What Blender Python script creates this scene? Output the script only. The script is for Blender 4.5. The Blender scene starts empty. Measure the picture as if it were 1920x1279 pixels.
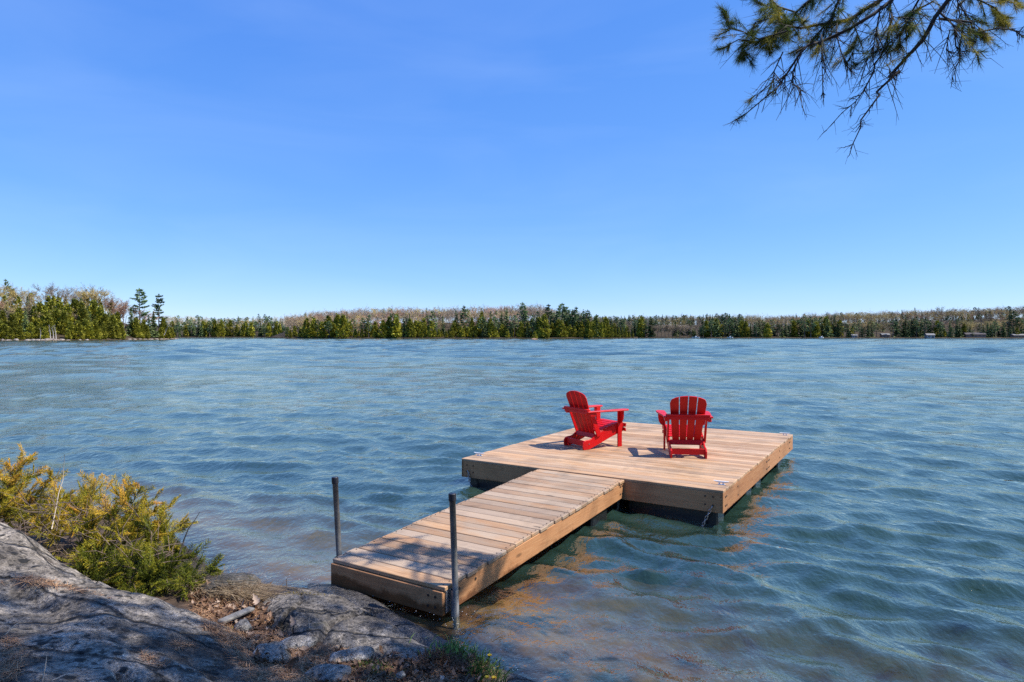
import bpy, math, random
import numpy as np
from mathutils import Vector, Matrix, Quaternion
R = math.radians
random.seed(7)
rng = np.random.default_rng(7)
scene = bpy.context.scene

# ------------------------------------------------------------------ camera, sky, sun, exposure
CAM_Z = 2.17                       # metres above the lake
FPX, CX, CY, HORIZON = 1214.5, 960.0, 639.5, 629.0   # focal length and horizon, measured on the 1920 px photograph
PITCH = math.atan((HORIZON - CY) / FPX)              # negative: tilted down a little
cam_data = bpy.data.cameras.new('camera')
cam_data.sensor_width = 36.0
cam_data.lens = 36.0 * FPX / 1920.0
cam_data.clip_start = 0.05
cam_data.clip_end = 20000
cam = bpy.data.objects.new('camera', cam_data)
scene.collection.objects.link(cam)
cam.location = (0, 0, CAM_Z)
cam.rotation_euler = (R(90) + PITCH, 0, 0)
scene.camera = cam

SUN_AZ, SUN_EL = R(97), R(54)      # azimuth clockwise from +Y (into the picture)
sun_dir = Vector((math.sin(SUN_AZ) * math.cos(SUN_EL), math.cos(SUN_AZ) * math.cos(SUN_EL), math.sin(SUN_EL)))
world = bpy.data.worlds.new('World')
scene.world = world
world.use_nodes = True
wn = world.node_tree
wn.nodes.clear()
sky = wn.nodes.new('ShaderNodeTexSky')
sky.sky_type = 'NISHITA'
sky.sun_disc = False
sky.sun_elevation = SUN_EL
sky.sun_rotation = SUN_AZ
sky.altitude = 3000
sky.air_density = 1.0
sky.dust_density = 0.0
sky.ozone_density = 6.0
# the photograph's blue: a per-channel response curve over the whole sky
sp = wn.nodes.new('ShaderNodeSeparateColor')
cb = wn.nodes.new('ShaderNodeCombineColor')
for ch, (gam, gain) in enumerate(((0.92, 0.82), (0.65, 1.40), (0.28, 3.65))):
    pw = wn.nodes.new('ShaderNodeMath'); pw.operation = 'POWER'; pw.inputs[1].default_value = gam
    ml = wn.nodes.new('ShaderNodeMath'); ml.operation = 'MULTIPLY'; ml.inputs[1].default_value = gain
    wn.links.new(sp.outputs[ch], pw.inputs[0]); wn.links.new(pw.outputs[0], ml.inputs[0]); wn.links.new(ml.outputs[0], cb.inputs[ch])
bg = wn.nodes.new('ShaderNodeBackground')
bg.inputs['Strength'].default_value = 0.11
wo = wn.nodes.new('ShaderNodeOutputWorld')
wn.links.new(sky.outputs[0], sp.inputs[0])
# faint streaks of high thin cloud
tcw = wn.nodes.new('ShaderNodeTexCoord')
mpw = wn.nodes.new('ShaderNodeMapping'); mpw.inputs['Scale'].default_value = (1.6, 1.6, 7.0); mpw.inputs['Rotation'].default_value = (0.15, 0.25, 0)
nzw = wn.nodes.new('ShaderNodeTexNoise'); nzw.inputs['Scale'].default_value = 1.3; nzw.inputs['Detail'].default_value = 6; nzw.inputs['Distortion'].default_value = 0.8
rpw = wn.nodes.new('ShaderNodeMapRange'); rpw.inputs[1].default_value = 0.42; rpw.inputs[2].default_value = 0.75; rpw.inputs[4].default_value = 0.06
mxw = wn.nodes.new('ShaderNodeMix'); mxw.data_type = 'RGBA'; mxw.inputs[7].default_value = (5.2, 6.2, 7.6, 1)
wn.links.new(tcw.outputs['Generated'], mpw.inputs[0]); wn.links.new(mpw.outputs[0], nzw.inputs['Vector']); wn.links.new(nzw.outputs['Fac'], rpw.inputs[0])
wn.links.new(rpw.outputs[0], mxw.inputs[0]); wn.links.new(cb.outputs[0], mxw.inputs[6])
wn.links.new(mxw.outputs[2], bg.inputs['Color'])
wn.links.new(bg.outputs[0], wo.inputs['Surface'])

sl = bpy.data.lights.new('sun', 'SUN')
sl.energy = 4.3
sl.angle = R(0.53)
sl.color = (1.0, 0.955, 0.88)
so = bpy.data.objects.new('sun', sl)
scene.collection.objects.link(so)
so.rotation_euler = sun_dir.to_track_quat('Z', 'Y').to_euler()

vs = scene.view_settings
vs.view_transform = 'Standard'
vs.look = 'None'
vs.exposure = 0.76
vs.gamma = 1.0
vs.use_curve_mapping = False
scene.render.engine = 'CYCLES'
cy = scene.cycles
cy.use_denoising = False
cy.max_bounces = 8
cy.transparent_max_bounces = 12
cy.caustics_reflective = False
cy.caustics_refractive = False
cy.sample_clamp_indirect = 6.0
cy.sample_clamp_direct = 5.0

# ------------------------------------------------------------------ helpers
def unproject(px, py, z=None, depth=None):
    """where a line of sight meets a level plane (z) or a distance (depth)"""
    u = (CY - py) / FPX
    x = (px - CX) / FPX
    Y = math.cos(PITCH) - u * math.sin(PITCH)
    Z = math.sin(PITCH) + u * math.cos(PITCH)
    t = (z - CAM_Z) / Z if z is not None else depth / Y
    return Vector((x * t, Y * t, CAM_Z + Z * t))

COL = scene.collection

def link(o, parent=None):
    COL.objects.link(o)
    if parent is not None:
        o.parent = parent
    return o

def tag(o, label=None, cat=None, group=None, kind=None):
    if label: o['label'] = label
    if cat: o['category'] = cat
    if group: o['group'] = group
    if kind: o['kind'] = kind
    return o

def empty(name, loc=(0, 0, 0), rz=0.0):
    o = bpy.data.objects.new(name, None)
    o.empty_display_size = 0.1
    o.location = loc
    o.rotation_euler = (0, 0, rz)
    return link(o)

def new_mesh(name, verts, faces, mats=None, smooth=False):
    me = bpy.data.meshes.new(name)
    me.from_pydata([tuple(v) for v in verts], [], [tuple(f) for f in faces])
    if smooth:
        me.polygons.foreach_set('use_smooth', [True] * len(me.polygons))
    for m in (mats or []):
        me.materials.append(m)
    me.update()
    return me

def fast_mesh(name, V, F, mats, mat_idx=None, smooth=False, attrs=None):
    """V (n,3), F (m,k) all faces with k corners; attrs: name -> (domain, array)"""
    V = np.asarray(V, np.float32); F = np.asarray(F, np.int32)
    me = bpy.data.meshes.new(name)
    n, (m, k) = len(V), F.shape
    me.vertices.add(n); me.loops.add(m * k); me.polygons.add(m)
    me.vertices.foreach_set('co', V.ravel())
    me.loops.foreach_set('vertex_index', F.ravel())
    me.polygons.foreach_set('loop_start', np.arange(0, m * k, k, dtype=np.int32))
    if smooth:
        me.polygons.foreach_set('use_smooth', np.ones(m, bool))
    for mt in mats:
        me.materials.append(mt)
    if mat_idx is not None:
        me.polygons.foreach_set('material_index', np.asarray(mat_idx, np.int32))
    for an, (dom, arr) in (attrs or {}).items():
        a = me.attributes.new(an, 'FLOAT', dom)
        a.data.foreach_set('value', np.asarray(arr, np.float32))
    me.update(calc_edges=True)
    me.validate()
    return me

def obj(name, me, parent=None, loc=None, rot=None):
    o = bpy.data.objects.new(name, me)
    link(o, parent)
    if loc is not None: o.location = loc
    if rot is not None: o.rotation_euler = rot
    return o

def chamfer_box(dx, dy, dz, c, center=(0, 0, 0)):
    """box with all edges cut at 45 degrees: 44 triangles"""
    hx, hy, hz = dx / 2, dy / 2, dz / 2
    V, idx = [], {}
    for sx in (-1, 1):
        for sy in (-1, 1):
            for sz in (-1, 1):
                for ax in range(3):
                    p = [sx * (hx - c), sy * (hy - c), sz * (hz - c)]
                    p[ax] = (sx * hx, sy * hy, sz * hz)[ax]
                    idx[(sx, sy, sz, ax)] = len(V)
                    V.append((p[0] + center[0], p[1] + center[1], p[2] + center[2]))
    F = []
    for ax in range(3):
        b, d = [(1, 2), (2, 0), (0, 1)][ax]
        for s in (-1, 1):
            q = []
            for (sb, sd) in ((-1, -1), (1, -1), (1, 1), (-1, 1)):
                k = [0, 0, 0]; k[ax] = s; k[b] = sb; k[d] = sd
                q.append(idx[(*k, ax)])
            F.append(q if s > 0 else q[::-1])
    for ax in range(3):
        b, d = [(1, 2), (2, 0), (0, 1)][ax]
        for sb in (-1, 1):
            for sd in (-1, 1):
                k0 = [0, 0, 0]; k0[ax] = -1; k0[b] = sb; k0[d] = sd
                k1 = list(k0); k1[ax] = 1
                q = [idx[(*k0, b)], idx[(*k1, b)], idx[(*k1, d)], idx[(*k0, d)]]
                F.append(q if sb * sd < 0 else q[::-1])
    for sx in (-1, 1):
        for sy in (-1, 1):
            for sz in (-1, 1):
                q = [idx[(sx, sy, sz, a)] for a in range(3)]
                F.append(q if sx * sy * sz > 0 else q[::-1])
    return V, F

def plate(profile, thick, axis='x', bevel=0.004):
    """closed outline (list of 2D points, CCW) extruded symmetrically along an axis, with a small chamfer.
    axis 'x': profile is (y, z); axis 'z': profile is (x, y); axis 'y': profile is (x, z)"""
    P = np.array(profile, float)
    n = len(P)
    area = 0.5 * np.sum(P[:, 0] * np.roll(P[:, 1], -1) - np.roll(P[:, 0], -1) * P[:, 1])
    if area < 0:
        P = P[::-1]
    prev, nxt = np.roll(P, 1, 0), np.roll(P, -1, 0)
    d1 = P - prev; d1 /= np.linalg.norm(d1, axis=1)[:, None] + 1e-9
    d2 = nxt - P; d2 /= np.linalg.norm(d2, axis=1)[:, None] + 1e-9
    nrm = np.stack([-(d1 + d2)[:, 1], (d1 + d2)[:, 0]], 1)
    nrm /= np.linalg.norm(nrm, axis=1)[:, None] + 1e-9
    I = P + nrm * bevel
    h = thick / 2
    rings = [(I, -h), (P, -h + bevel), (P, h - bevel), (I, h)]
    V = []
    for Q, t in rings:
        for a, b in Q:
            V.append({'x': (t, a, b), 'z': (a, b, t), 'y': (a, -t, b)}[axis])
    F = [list(range(n))[::-1], [3 * n + i for i in range(n)]]
    for k in range(3):
        for i in range(n):
            j = (i + 1) % n
            F.append([k * n + i, k * n + j, (k + 1) * n + j, (k + 1) * n + i])
    return V, F

def tube(points, radii, sides=6, cap=True):
    """tapered tube along a polyline"""
    P = [Vector(p) for p in points]
    if not hasattr(radii, '__len__'):
        radii = [radii] * len(P)
    V, F = [], []
    up = Vector((0.3, 0.2, 1)).normalized()
    for i, p in enumerate(P):
        t = (P[min(i + 1, len(P) - 1)] - P[max(i - 1, 0)])
        t = t.normalized() if t.length > 1e-9 else Vector((0, 0, 1))
        a = t.cross(up)
        if a.length < 1e-4: a = t.cross(Vector((1, 0, 0)))
        a.normalize(); b = a.cross(t)
        for k in range(sides):
            an = 2 * math.pi * k / sides
            V.append(p + (a * math.cos(an) + b * math.sin(an)) * radii[i])
    for i in range(len(P) - 1):
        for k in range(sides):
            k2 = (k + 1) % sides
            F.append([i * sides + k, i * sides + k2, (i + 1) * sides + k2, (i + 1) * sides + k])
    if cap:
        F.append(list(range(sides))); F.append([(len(P) - 1) * sides + k for k in range(sides)][::-1])
    return V, F

def join(*parts):
    V, F = [], []
    for v, f in parts:
        o = len(V)
        V += [tuple(x) for x in v]
        F += [[i + o for i in q] for q in f]
    return V, F

def xform(vf, loc=(0, 0, 0), rot=(0, 0, 0)):
    from mathutils import Euler
    M = Matrix.Translation(loc) @ Euler(rot).to_matrix().to_4x4()
    return [M @ Vector(v) for v in vf[0]], vf[1]

def hash3(ix, iy, iz, seed):
    h = (ix * 374761393 + iy * 668265263 + iz * 2147483647 + seed * 974711) & 0xffffffff
    h = ((h ^ (h >> 13)) * 1274126177) & 0xffffffff
    return ((h ^ (h >> 16)) & 0xffff) / 65535.0

def vnoise(P, scale, seed=0):
    """value noise, P (n,3) -> -1..1"""
    Q = np.asarray(P, float) * scale
    I = np.floor(Q).astype(np.int64); f = Q - I
    u = f * f * (3 - 2 * f)
    out = 0
    for dx in (0, 1):
        for dy in (0, 1):
            for dz in (0, 1):
                w = (u[:, 0] if dx else 1 - u[:, 0]) * (u[:, 1] if dy else 1 - u[:, 1]) * (u[:, 2] if dz else 1 - u[:, 2])
                out = out + w * hash3(I[:, 0] + dx, I[:, 1] + dy, I[:, 2] + dz, seed)
    return out * 2 - 1

def fbm(P, scale, octaves=4, seed=0, gain=0.5):
    s, a, tot = 0, 1.0, 0
    for o in range(octaves):
        s = s + a * vnoise(P, scale * 2 ** o, seed + o); tot += a; a *= gain
    return s / tot

# ------------------------------------------------------------------ materials
class NT:
    def __init__(self, name):
        self.m = bpy.data.materials.new(name)
        self.m.use_nodes = True
        self.t = self.m.node_tree
        self.t.nodes.clear()
        self.out = self.t.nodes.new('ShaderNodeOutputMaterial')
    def n(self, typ, **kw):
        nd = self.t.nodes.new(typ)
        for k, v in kw.items():
            if k in nd.inputs: nd.inputs[k].default_value = v
            else: setattr(nd, k, v)
        return nd
    def l(self, a, b): self.t.links.new(a, b)
    def ramp(self, fac, stops, interp='LINEAR'):
        r = self.n('ShaderNodeValToRGB')
        r.color_ramp.interpolation = interp
        el = r.color_ramp.elements
        while len(el) < len(stops): el.new(0.5)
        for e, (p, c) in zip(el, stops):
            e.position = p
            e.color = (*c, 1) if hasattr(c, '__len__') else (c, c, c, 1)
        self.l(fac, r.inputs[0])
        return r.outputs[0]
    def noise(self, vec, scale, detail=4, rough=0.55, dist=0.0):
        nd = self.n('ShaderNodeTexNoise')
        nd.inputs['Scale'].default_value = scale; nd.inputs['Detail'].default_value = detail
        nd.inputs['Roughness'].default_value = rough; nd.inputs['Distortion'].default_value = dist
        if vec is not None: self.l(vec, nd.inputs['Vector'])
        return nd.outputs['Fac']
    def mix(self, a, b, fac, blend='MIX'):
        nd = self.n('ShaderNodeMix'); nd.data_type = 'RGBA'; nd.blend_type = blend
        for s, v in ((nd.inputs[0], fac), (nd.inputs[6], a), (nd.inputs[7], b)):
            if hasattr(v, 'is_linked'): self.l(v, s)
            elif hasattr(v, '__len__'): s.default_value = (*v, 1) if len(v) == 3 else v
            else: s.default_value = v
        return nd.outputs[2]
    def math(self, op, a, b=0.0, clamp=False):
        nd = self.n('ShaderNodeMath'); nd.operation = op; nd.use_clamp = clamp
        for s, v in ((nd.inputs[0], a), (nd.inputs[1], b)):
            if hasattr(v, 'is_linked'): self.l(v, s)
            else: s.default_value = v
        return nd.outputs[0]
    def mapping(self, vec, scale=(1, 1, 1), rot=(0, 0, 0), loc=(0, 0, 0)):
        nd = self.n('ShaderNodeMapping')
        nd.inputs['Scale'].default_value = scale; nd.inputs['Rotation'].default_value = rot; nd.inputs['Location'].default_value = loc
        self.l(vec, nd.inputs['Vector'])
        return nd.outputs[0]
    def bump(self, h, strength, dist, normal=None):
        nd = self.n('ShaderNodeBump')
        nd.inputs['Strength'].default_value = strength; nd.inputs['Distance'].default_value = dist
        self.l(h, nd.inputs['Height'])
        if normal is not None: self.l(normal, nd.inputs['Normal'])
        return nd.outputs[0]
    def principled(self, color, rough=0.6, normal=None, metallic=0.0, spec=0.5):
        p = self.n('ShaderNodeBsdfPrincipled')
        for s, v in ((p.inputs['Base Color'], color), (p.inputs['Roughness'], rough)):
            if hasattr(v, 'is_linked'): self.l(v, s)
            elif hasattr(v, '__len__'): s.default_value = (*v, 1)
            else: s.default_value = v
        p.inputs['Metallic'].default_value = metallic
        p.inputs['Specular IOR Level'].default_value = spec
        if normal is not None: self.l(normal, p.inputs['Normal'])
        self.l(p.outputs[0], self.out.inputs['Surface'])
        return p

def wood_mat(name, light, mid, grey, grey_amt, wet=False):
    """sawn softwood, grain along the object's own X"""
    k = NT(name)
    tc = k.n('ShaderNodeTexCoord'); oi = k.n('ShaderNodeObjectInfo')
    rnd = oi.outputs['Random']
    off = k.n('ShaderNodeCombineXYZ')
    k.l(k.math('MULTIPLY', rnd, 57.0), off.inputs[0]); k.l(k.math('MULTIPLY', rnd, 31.0), off.inputs[1]); k.l(k.math('MULTIPLY', rnd, 13.0), off.inputs[2])
    add = k.n('ShaderNodeVectorMath'); add.operation = 'ADD'
    k.l(tc.outputs['Object'], add.inputs[0]); k.l(off.outputs[0], add.inputs[1])
    v = add.outputs[0]
    grain = k.noise(k.mapping(v, (1.2, 26, 26)), 2.2, 5, 0.6, 0.6)
    fine = k.noise(k.mapping(v, (3.0, 150, 150)), 1.5, 3, 0.6)
    blotch = k.noise(k.mapping(v, (1.1, 3.5, 3.5)), 1.6, 4, 0.6, 0.4)
    c = k.mix(mid, light, k.ramp(grain, [(0.33, 0.0), (0.66, 1.0)]))
    g2 = k.math('MULTIPLY', k.ramp(blotch, [(0.38, 0.0), (0.62, 1.0)]), grey_amt)
    # each board has weathered differently
    r2 = k.math('FRACT', k.math('MULTIPLY', rnd, 7.31))
    g3 = k.math('MULTIPLY', k.ramp(r2, [(0.25, 0.0), (0.8, 1.0)]), grey_amt)
    c = k.mix(c, grey, k.math('MAXIMUM', g2, g3, True))
    dark = k.ramp(fine, [(0.3, 0.72), (0.6, 1.0)])
    c = k.mix(c, dark, 0.55, 'MULTIPLY')
    r3 = k.math('FRACT', k.math('MULTIPLY', rnd, 13.7))
    c = k.mix(c, k.ramp(r3, [(0.0, (0.72, 0.67, 0.63)), (0.5, (0.95, 0.92, 0.90)), (1.0, (1.10, 1.08, 1.05))]), 1.0, 'MULTIPLY')
    geo = k.n('ShaderNodeNewGeometry')
    st = k.noise(geo.outputs['Position'], 1.7, 5, 0.65, 0.5)
    c = k.mix(c, k.ramp(st, [(0.34, 0.62), (0.52, 1.0)]), 0.8, 'MULTIPLY')
    vo = k.n('ShaderNodeTexVoronoi'); vo.feature = 'F1'
    vo.inputs['Scale'].default_value = 1.0
    k.l(k.mapping(v, (1.6, 5.0, 5.0)), vo.inputs['Vector'])
    knot = k.ramp(vo.outputs['Distance'], [(0.05, 0.28), (0.11, 1.0)])
    c = k.mix(c, knot, 0.75, 'MULTIPLY')
    b = k.bump(k.math('ADD', grain, fine), 0.35, 0.002)
    rough = k.ramp(blotch, [(0.3, 0.55), (0.7, 0.8)])
    if wet:
        # soaked, darkened wood where the waves slap against the boards
        sz_ = k.n('ShaderNodeSeparateXYZ'); k.l(geo.outputs['Position'], sz_.inputs[0])
        wl = k.math('ADD', sz_.outputs[2], k.math('MULTIPLY', k.math('SUBTRACT', k.noise(geo.outputs['Position'], 3.2, 5, 0.6), 0.5), -0.34))
        wm = k.n('ShaderNodeMapRange'); wm.inputs[1].default_value = 0.085; wm.inputs[2].default_value = 0.125; wm.inputs[3].default_value = 1.0; wm.inputs[4].default_value = 0.0
        k.l(wl, wm.inputs[0])
        c = k.mix(c, (0.42, 0.36, 0.32), wm.outputs[0], 'MULTIPLY')
        rough = k.mix(rough, (0.3, 0.3, 0.3), wm.outputs[0])
    k.principled(c, rough, b, spec=0.35)
    return k.m

M = {}
M['deck'] = wood_mat('deck_wood', (0.61, 0.385, 0.205), (0.41, 0.215, 0.095), (0.47, 0.375, 0.285), 0.5)
M['gang'] = wood_mat('gangway_wood', (0.55, 0.345, 0.185), (0.38, 0.20, 0.09), (0.37, 0.315, 0.25), 0.65)
M['skirt'] = wood_mat('skirt_wood', (0.55, 0.275, 0.115), (0.42, 0.17, 0.058), (0.48, 0.275, 0.15), 0.3, wet=True)

def simple(name, color, rough=0.5, metallic=0.0, spec=0.5, nscale=None, amt=0.3, bump=0.0):
    k = NT(name)
    tc = k.n('ShaderNodeTexCoord')
    c = color; b = None
    if nscale:
        nz = k.noise(tc.outputs['Object'], nscale, 5, 0.6)
        c = k.mix(color, k.ramp(nz, [(0.3, 1 - amt), (0.7, 1 + amt * 0.4)]), 1.0, 'MULTIPLY')
        if bump: b = k.bump(nz, bump, 0.004)
    k.principled(c, rough, b, metallic, spec)
    return k.m

def red_mat():
    k = NT('red_plastic')
    tc = k.n('ShaderNodeTexCoord')
    nz = k.noise(k.mapping(tc.outputs['Object'], (60, 60, 8)), 3.0, 3, 0.6)
    big = k.noise(tc.outputs['Object'], 6.0, 3, 0.6)
    c = k.mix((0.60, 0.004, 0.005), (0.48, 0.003, 0.004), k.ramp(big, [(0.35, 0.0), (0.7, 1.0)]))
    b = k.bump(nz, 0.12, 0.001)
    k.principled(c, k.ramp(big, [(0.3, 0.40), (0.7, 0.52)]), b, spec=0.3)
    return k.m
M['red'] = red_mat()
M['black'] = simple('wet_black_plastic', (0.012, 0.013, 0.015), 0.22, nscale=14, amt=0.4, bump=0.4)
M['cap'] = simple('black_cap', (0.012, 0.012, 0.018), 0.45)
M['galv'] = simple('weathered_steel_pipe', (0.20, 0.195, 0.185), 0.55, metallic=0.4, nscale=9, amt=0.6, bump=0.1)
M['bracket'] = simple('galvanised_bracket', (0.33, 0.34, 0.36), 0.38, metallic=0.8, nscale=30, amt=0.35)
M['bolt'] = simple('dark_bolt', (0.05, 0.045, 0.04), 0.5, metallic=0.6)
M['cleat'] = simple('cast_aluminium', (0.74, 0.73, 0.71), 0.4, metallic=0.1, nscale=40, amt=0.15)
M['chain'] = simple('steel_chain', (0.42, 0.41, 0.40), 0.35, metallic=0.8, nscale=50, amt=0.4)

# ------------------------------------------------------------------ shore and lake bed
SHORE = np.array([(-400, 120), (-120, 40), (-40, 17), (-16, 11.2), (-10, 9.8), (-6.8, 8.9), (-4.7, 7.75), (-3.5, 6.75), (-2.75, 5.95), (-2.3, 5.62), (-1.75, 5.50),
                  (-1.3, 5.26), (-0.92, 4.98), (-0.55, 4.66), (-0.30, 4.40), (-0.02, 3.92), (0.35, 3.2), (1.0, 2.5), (2.2, 2.1), (4.5, 2.0), (8, 1.6), (16, 0.2), (60, -8), (400, -30)], float)

def shore_dist(x, y):
    """signed distance to the waterline, positive on land"""
    P = np.stack([x, y], -1)
    best = np.full(x.shape, 1e9); sgn = np.zeros(x.shape)
    for a, b in zip(SHORE[:-1], SHORE[1:]):
        d = b - a; L2 = (d ** 2).sum()
        t = np.clip(((P - a) @ d) / L2, 0, 1)
        q = a + t[..., None] * d
        dist = np.linalg.norm(P - q, axis=-1)
        s = d[0] * (P[..., 1] - a[1]) - d[1] * (P[..., 0] - a[0])
        m = dist < best
        best = np.where(m, dist, best); sgn = np.where(m, s, sgn)
    return np.where(sgn > 0, -best, best)

def ground_h(x, y):
    x = np.asarray(x, float); y = np.asarray(y, float)
    d = shore_dist(x, y)
    land = 0.02 + 0.16 * np.clip(d, 0, 2.5) + 0.05 * np.clip(d - 2.5, 0, 40)
    wet = -d
    bed = -(0.30 * np.clip(wet, 0, 0.8) + 0.17 * np.clip(wet - 0.8, 0, 3) + 0.28 * np.clip(wet - 3.8, 0, 16))
    h = np.where(d > 0, land, bed)
    P = np.stack([x, y, np.zeros_like(x)], -1).reshape(-1, 3)
    n = (fbm(P, 1.1, 4, 3) * 0.06 + fbm(P, 6.0, 3, 9) * 0.014).reshape(x.shape)
    return h + n * np.clip(0.35 + np.abs(d) * 1.2, 0.35, 1.4)

def spaced(lo, hi, fine_lo, fine_hi, step, grow=1.16):
    a = list(np.arange(fine_lo, fine_hi + step / 2, step))
    s, p = step, a[-1]
    while p < hi: s *= grow; p += s; a.append(min(p, hi))
    s, p = step, a[0]; pre = []
    while p > lo: s *= grow; p -= s; pre.append(max(p, lo))
    return np.array(pre[::-1] + a)

def grid_faces(nx, ny):
    i = np.arange(nx - 1)[None, :]; j = np.arange(ny - 1)[:, None]
    a = j * nx + i
    return np.stack([a, a + 1, a + 1 + nx, a + nx], -1).reshape(-1, 4)

gx = spaced(-3000, 3000, -6.0, 5.0, 0.045)
gy = spaced(-600, 3000, 1.8, 8.5, 0.045)
GX, GY = np.meshgrid(gx, gy)
GZ = ground_h(GX, GY)

def ground_mat():
    k = NT('shore_ground')
    g = k.n('ShaderNodeNewGeometry'); pos = g.outputs['Position']
    sep = k.n('ShaderNodeSeparateXYZ'); k.l(pos, sep.inputs[0]); z = sep.outputs[2]
    n1 = k.noise(pos, 7, 6, 0.65); n2 = k.noise(pos, 45, 4, 0.7); n3 = k.noise(pos, 1.3, 4, 0.6)
    duff = k.mix((0.040, 0.025, 0.016), (0.115, 0.074, 0.047), k.ramp(n1, [(0.35, 0.0), (0.65, 1.0)]))
    duff = k.mix(duff, k.ramp(n2, [(0.3, 0.45), (0.7, 1.25)]), 0.8, 'MULTIPLY')
    sand = k.mix((0.40, 0.25, 0.085), (0.62, 0.46, 0.22), k.ramp(n3, [(0.35, 0.0), (0.65, 1.0)]))
    sand = k.mix(sand, k.ramp(n1, [(0.3, 0.55), (0.65, 1.1)]), 0.8, 'MULTIPLY')
    wetdark = k.mix((0.020, 0.015, 0.011), (0.060, 0.044, 0.030), n1)
    c = k.mix(sand, wetdark, k.ramp(k.math('ADD', z, k.math('MULTIPLY', k.math('SUBTRACT', n3, 0.5), 0.16)), [(0.0, 0.0), (0.04, 1.0)]))
    # a thin wet, dark band at the water's edge
    zz = k.math('ADD', z, k.math('MULTIPLY', k.math('SUBTRACT', n1, 0.5), 0.05))
    zr = k.n('ShaderNodeMapRange'); zr.inputs[1].default_value = -0.30; zr.inputs[2].default_value = -0.06
    k.l(zz, zr.inputs[0])
    c = k.mix(sand, wetdark, zr.outputs[0])
    zr2 = k.n('ShaderNodeMapRange'); zr2.inputs[1].default_value = 0.03; zr2.inputs[2].default_value = 0.08
    k.l(zz, zr2.inputs[0])
    c = k.mix(c, duff, zr2.outputs[0])
    b = k.bump(k.math('ADD', n1, n2), 0.7, 0.02)
    k.principled(c, 0.85, b, spec=0.3)
    return k.m
M['ground'] = ground_mat()
gme = fast_mesh('ground', np.stack([GX, GY, GZ], -1).reshape(-1, 3), grid_faces(len(gx), len(gy)), [M['ground']], smooth=True)
tag(obj('ground', gme), 'brown shore soil running down into the sandy lake bed', None, kind='structure')

# ------------------------------------------------------------------ the lake
def water_mat():
    k = NT('lake_water')
    g = k.n('ShaderNodeNewGeometry'); pos = g.outputs['Position']
    rot = R(52)
    v1 = k.mapping(pos, (1.0, 0.55, 1.0), (0, 0, rot))
    v2 = k.mapping(pos, (1.0, 0.82, 1.0), (0, 0, R(75)))
    v3 = k.mapping(pos, (1.0, 0.38, 1.0), (0, 0, R(38)))
    big = k.noise(v3, 0.55, 3, 0.55, 0.1)
    mid = k.noise(v1, 1.9, 4, 0.6, 0.15)
    fin = k.noise(v2, 6.5, 4, 0.62, 0.15)
    gust = k.noise(k.mapping(pos, (0.02, 0.05, 1)), 1.0, 4, 0.6)
    gs = k.ramp(gust, [(0.3, 0.65), (0.7, 1.25)])
    mic = k.noise(k.mapping(pos, (1.0, 0.6, 1.0), (0, 0, R(-20))), 15.0, 3, 0.6, 0.1)
    # the chop grows offshore, away from the lee of the shore
    sp3 = k.n('ShaderNodeSeparateXYZ'); k.l(pos, sp3.inputs[0])
    mr = k.n('ShaderNodeMapRange'); mr.inputs[1].default_value = 12; mr.inputs[2].default_value = 110; mr.inputs[3].default_value = 1.0; mr.inputs[4].default_value = 2.2
    k.l(sp3.outputs[1], mr.inputs[0])
    g2_ = k.math('MULTIPLY', gs, mr.outputs[0])
    b1 = k.bump(k.math('MULTIPLY', big, g2_), 1.0, 0.055)
    b2 = k.bump(k.math('MULTIPLY', mid, g2_), 1.0, 0.058, b1)
    b2b = k.bump(k.math('MULTIPLY', fin, gs), 1.0, 0.026, b2)
    b3 = k.bump(k.math('MULTIPLY', mic, gs), 1.0, 0.004, b2b)
    # Schlick reflectance, the same from above and below
    dt = k.n('ShaderNodeVectorMath'); dt.operation = 'DOT_PRODUCT'
    k.l(b3, dt.inputs[0]); k.l(g.outputs['Incoming'], dt.inputs[1])
    cs = k.math('SUBTRACT', 1.0, k.math('ABSOLUTE', dt.outputs['Value']), True)
    fres = k.math('ADD', 0.045, k.math('MULTIPLY', k.math('POWER', cs, 2.6), 0.955))
    at = k.n('ShaderNodeAttribute'); at.attribute_name = 'depth'
    # turbid lake water: the deeper, the less of the bed is seen
    op = k.math('SUBTRACT', 1.0, k.math('POWER', 2.718, k.math('MULTIPLY', at.outputs['Fac'], -2.4)), True)
    body = k.n('ShaderNodeBsdfDiffuse'); body.inputs['Color'].default_value = (0.022, 0.050, 0.040, 1)
    k.l(b3, body.inputs['Normal'])
    tr = k.n('ShaderNodeBsdfTransparent'); tr.inputs['Color'].default_value = (0.93, 0.86, 0.70, 1)
    m1 = k.n('ShaderNodeMixShader'); k.l(op, m1.inputs[0]); k.l(tr.outputs[0], m1.inputs[1]); k.l(body.outputs[0], m1.inputs[2])
    gl = k.n('ShaderNodeBsdfGlossy'); gl.inputs['Roughness'].default_value = 0.05
    gl.inputs['Color'].default_value = (1.0, 0.88, 0.69, 1)
    k.l(b3, gl.inputs['Normal'])
    m2 = k.n('ShaderNodeMixShader'); k.l(fres, m2.inputs[0]); k.l(m1.outputs[0], m2.inputs[1]); k.l(gl.outputs[0], m2.inputs[2])
    k.l(m2.outputs[0], k.out.inputs['Surface'])
    return k.m
M['water'] = water_mat()

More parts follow.
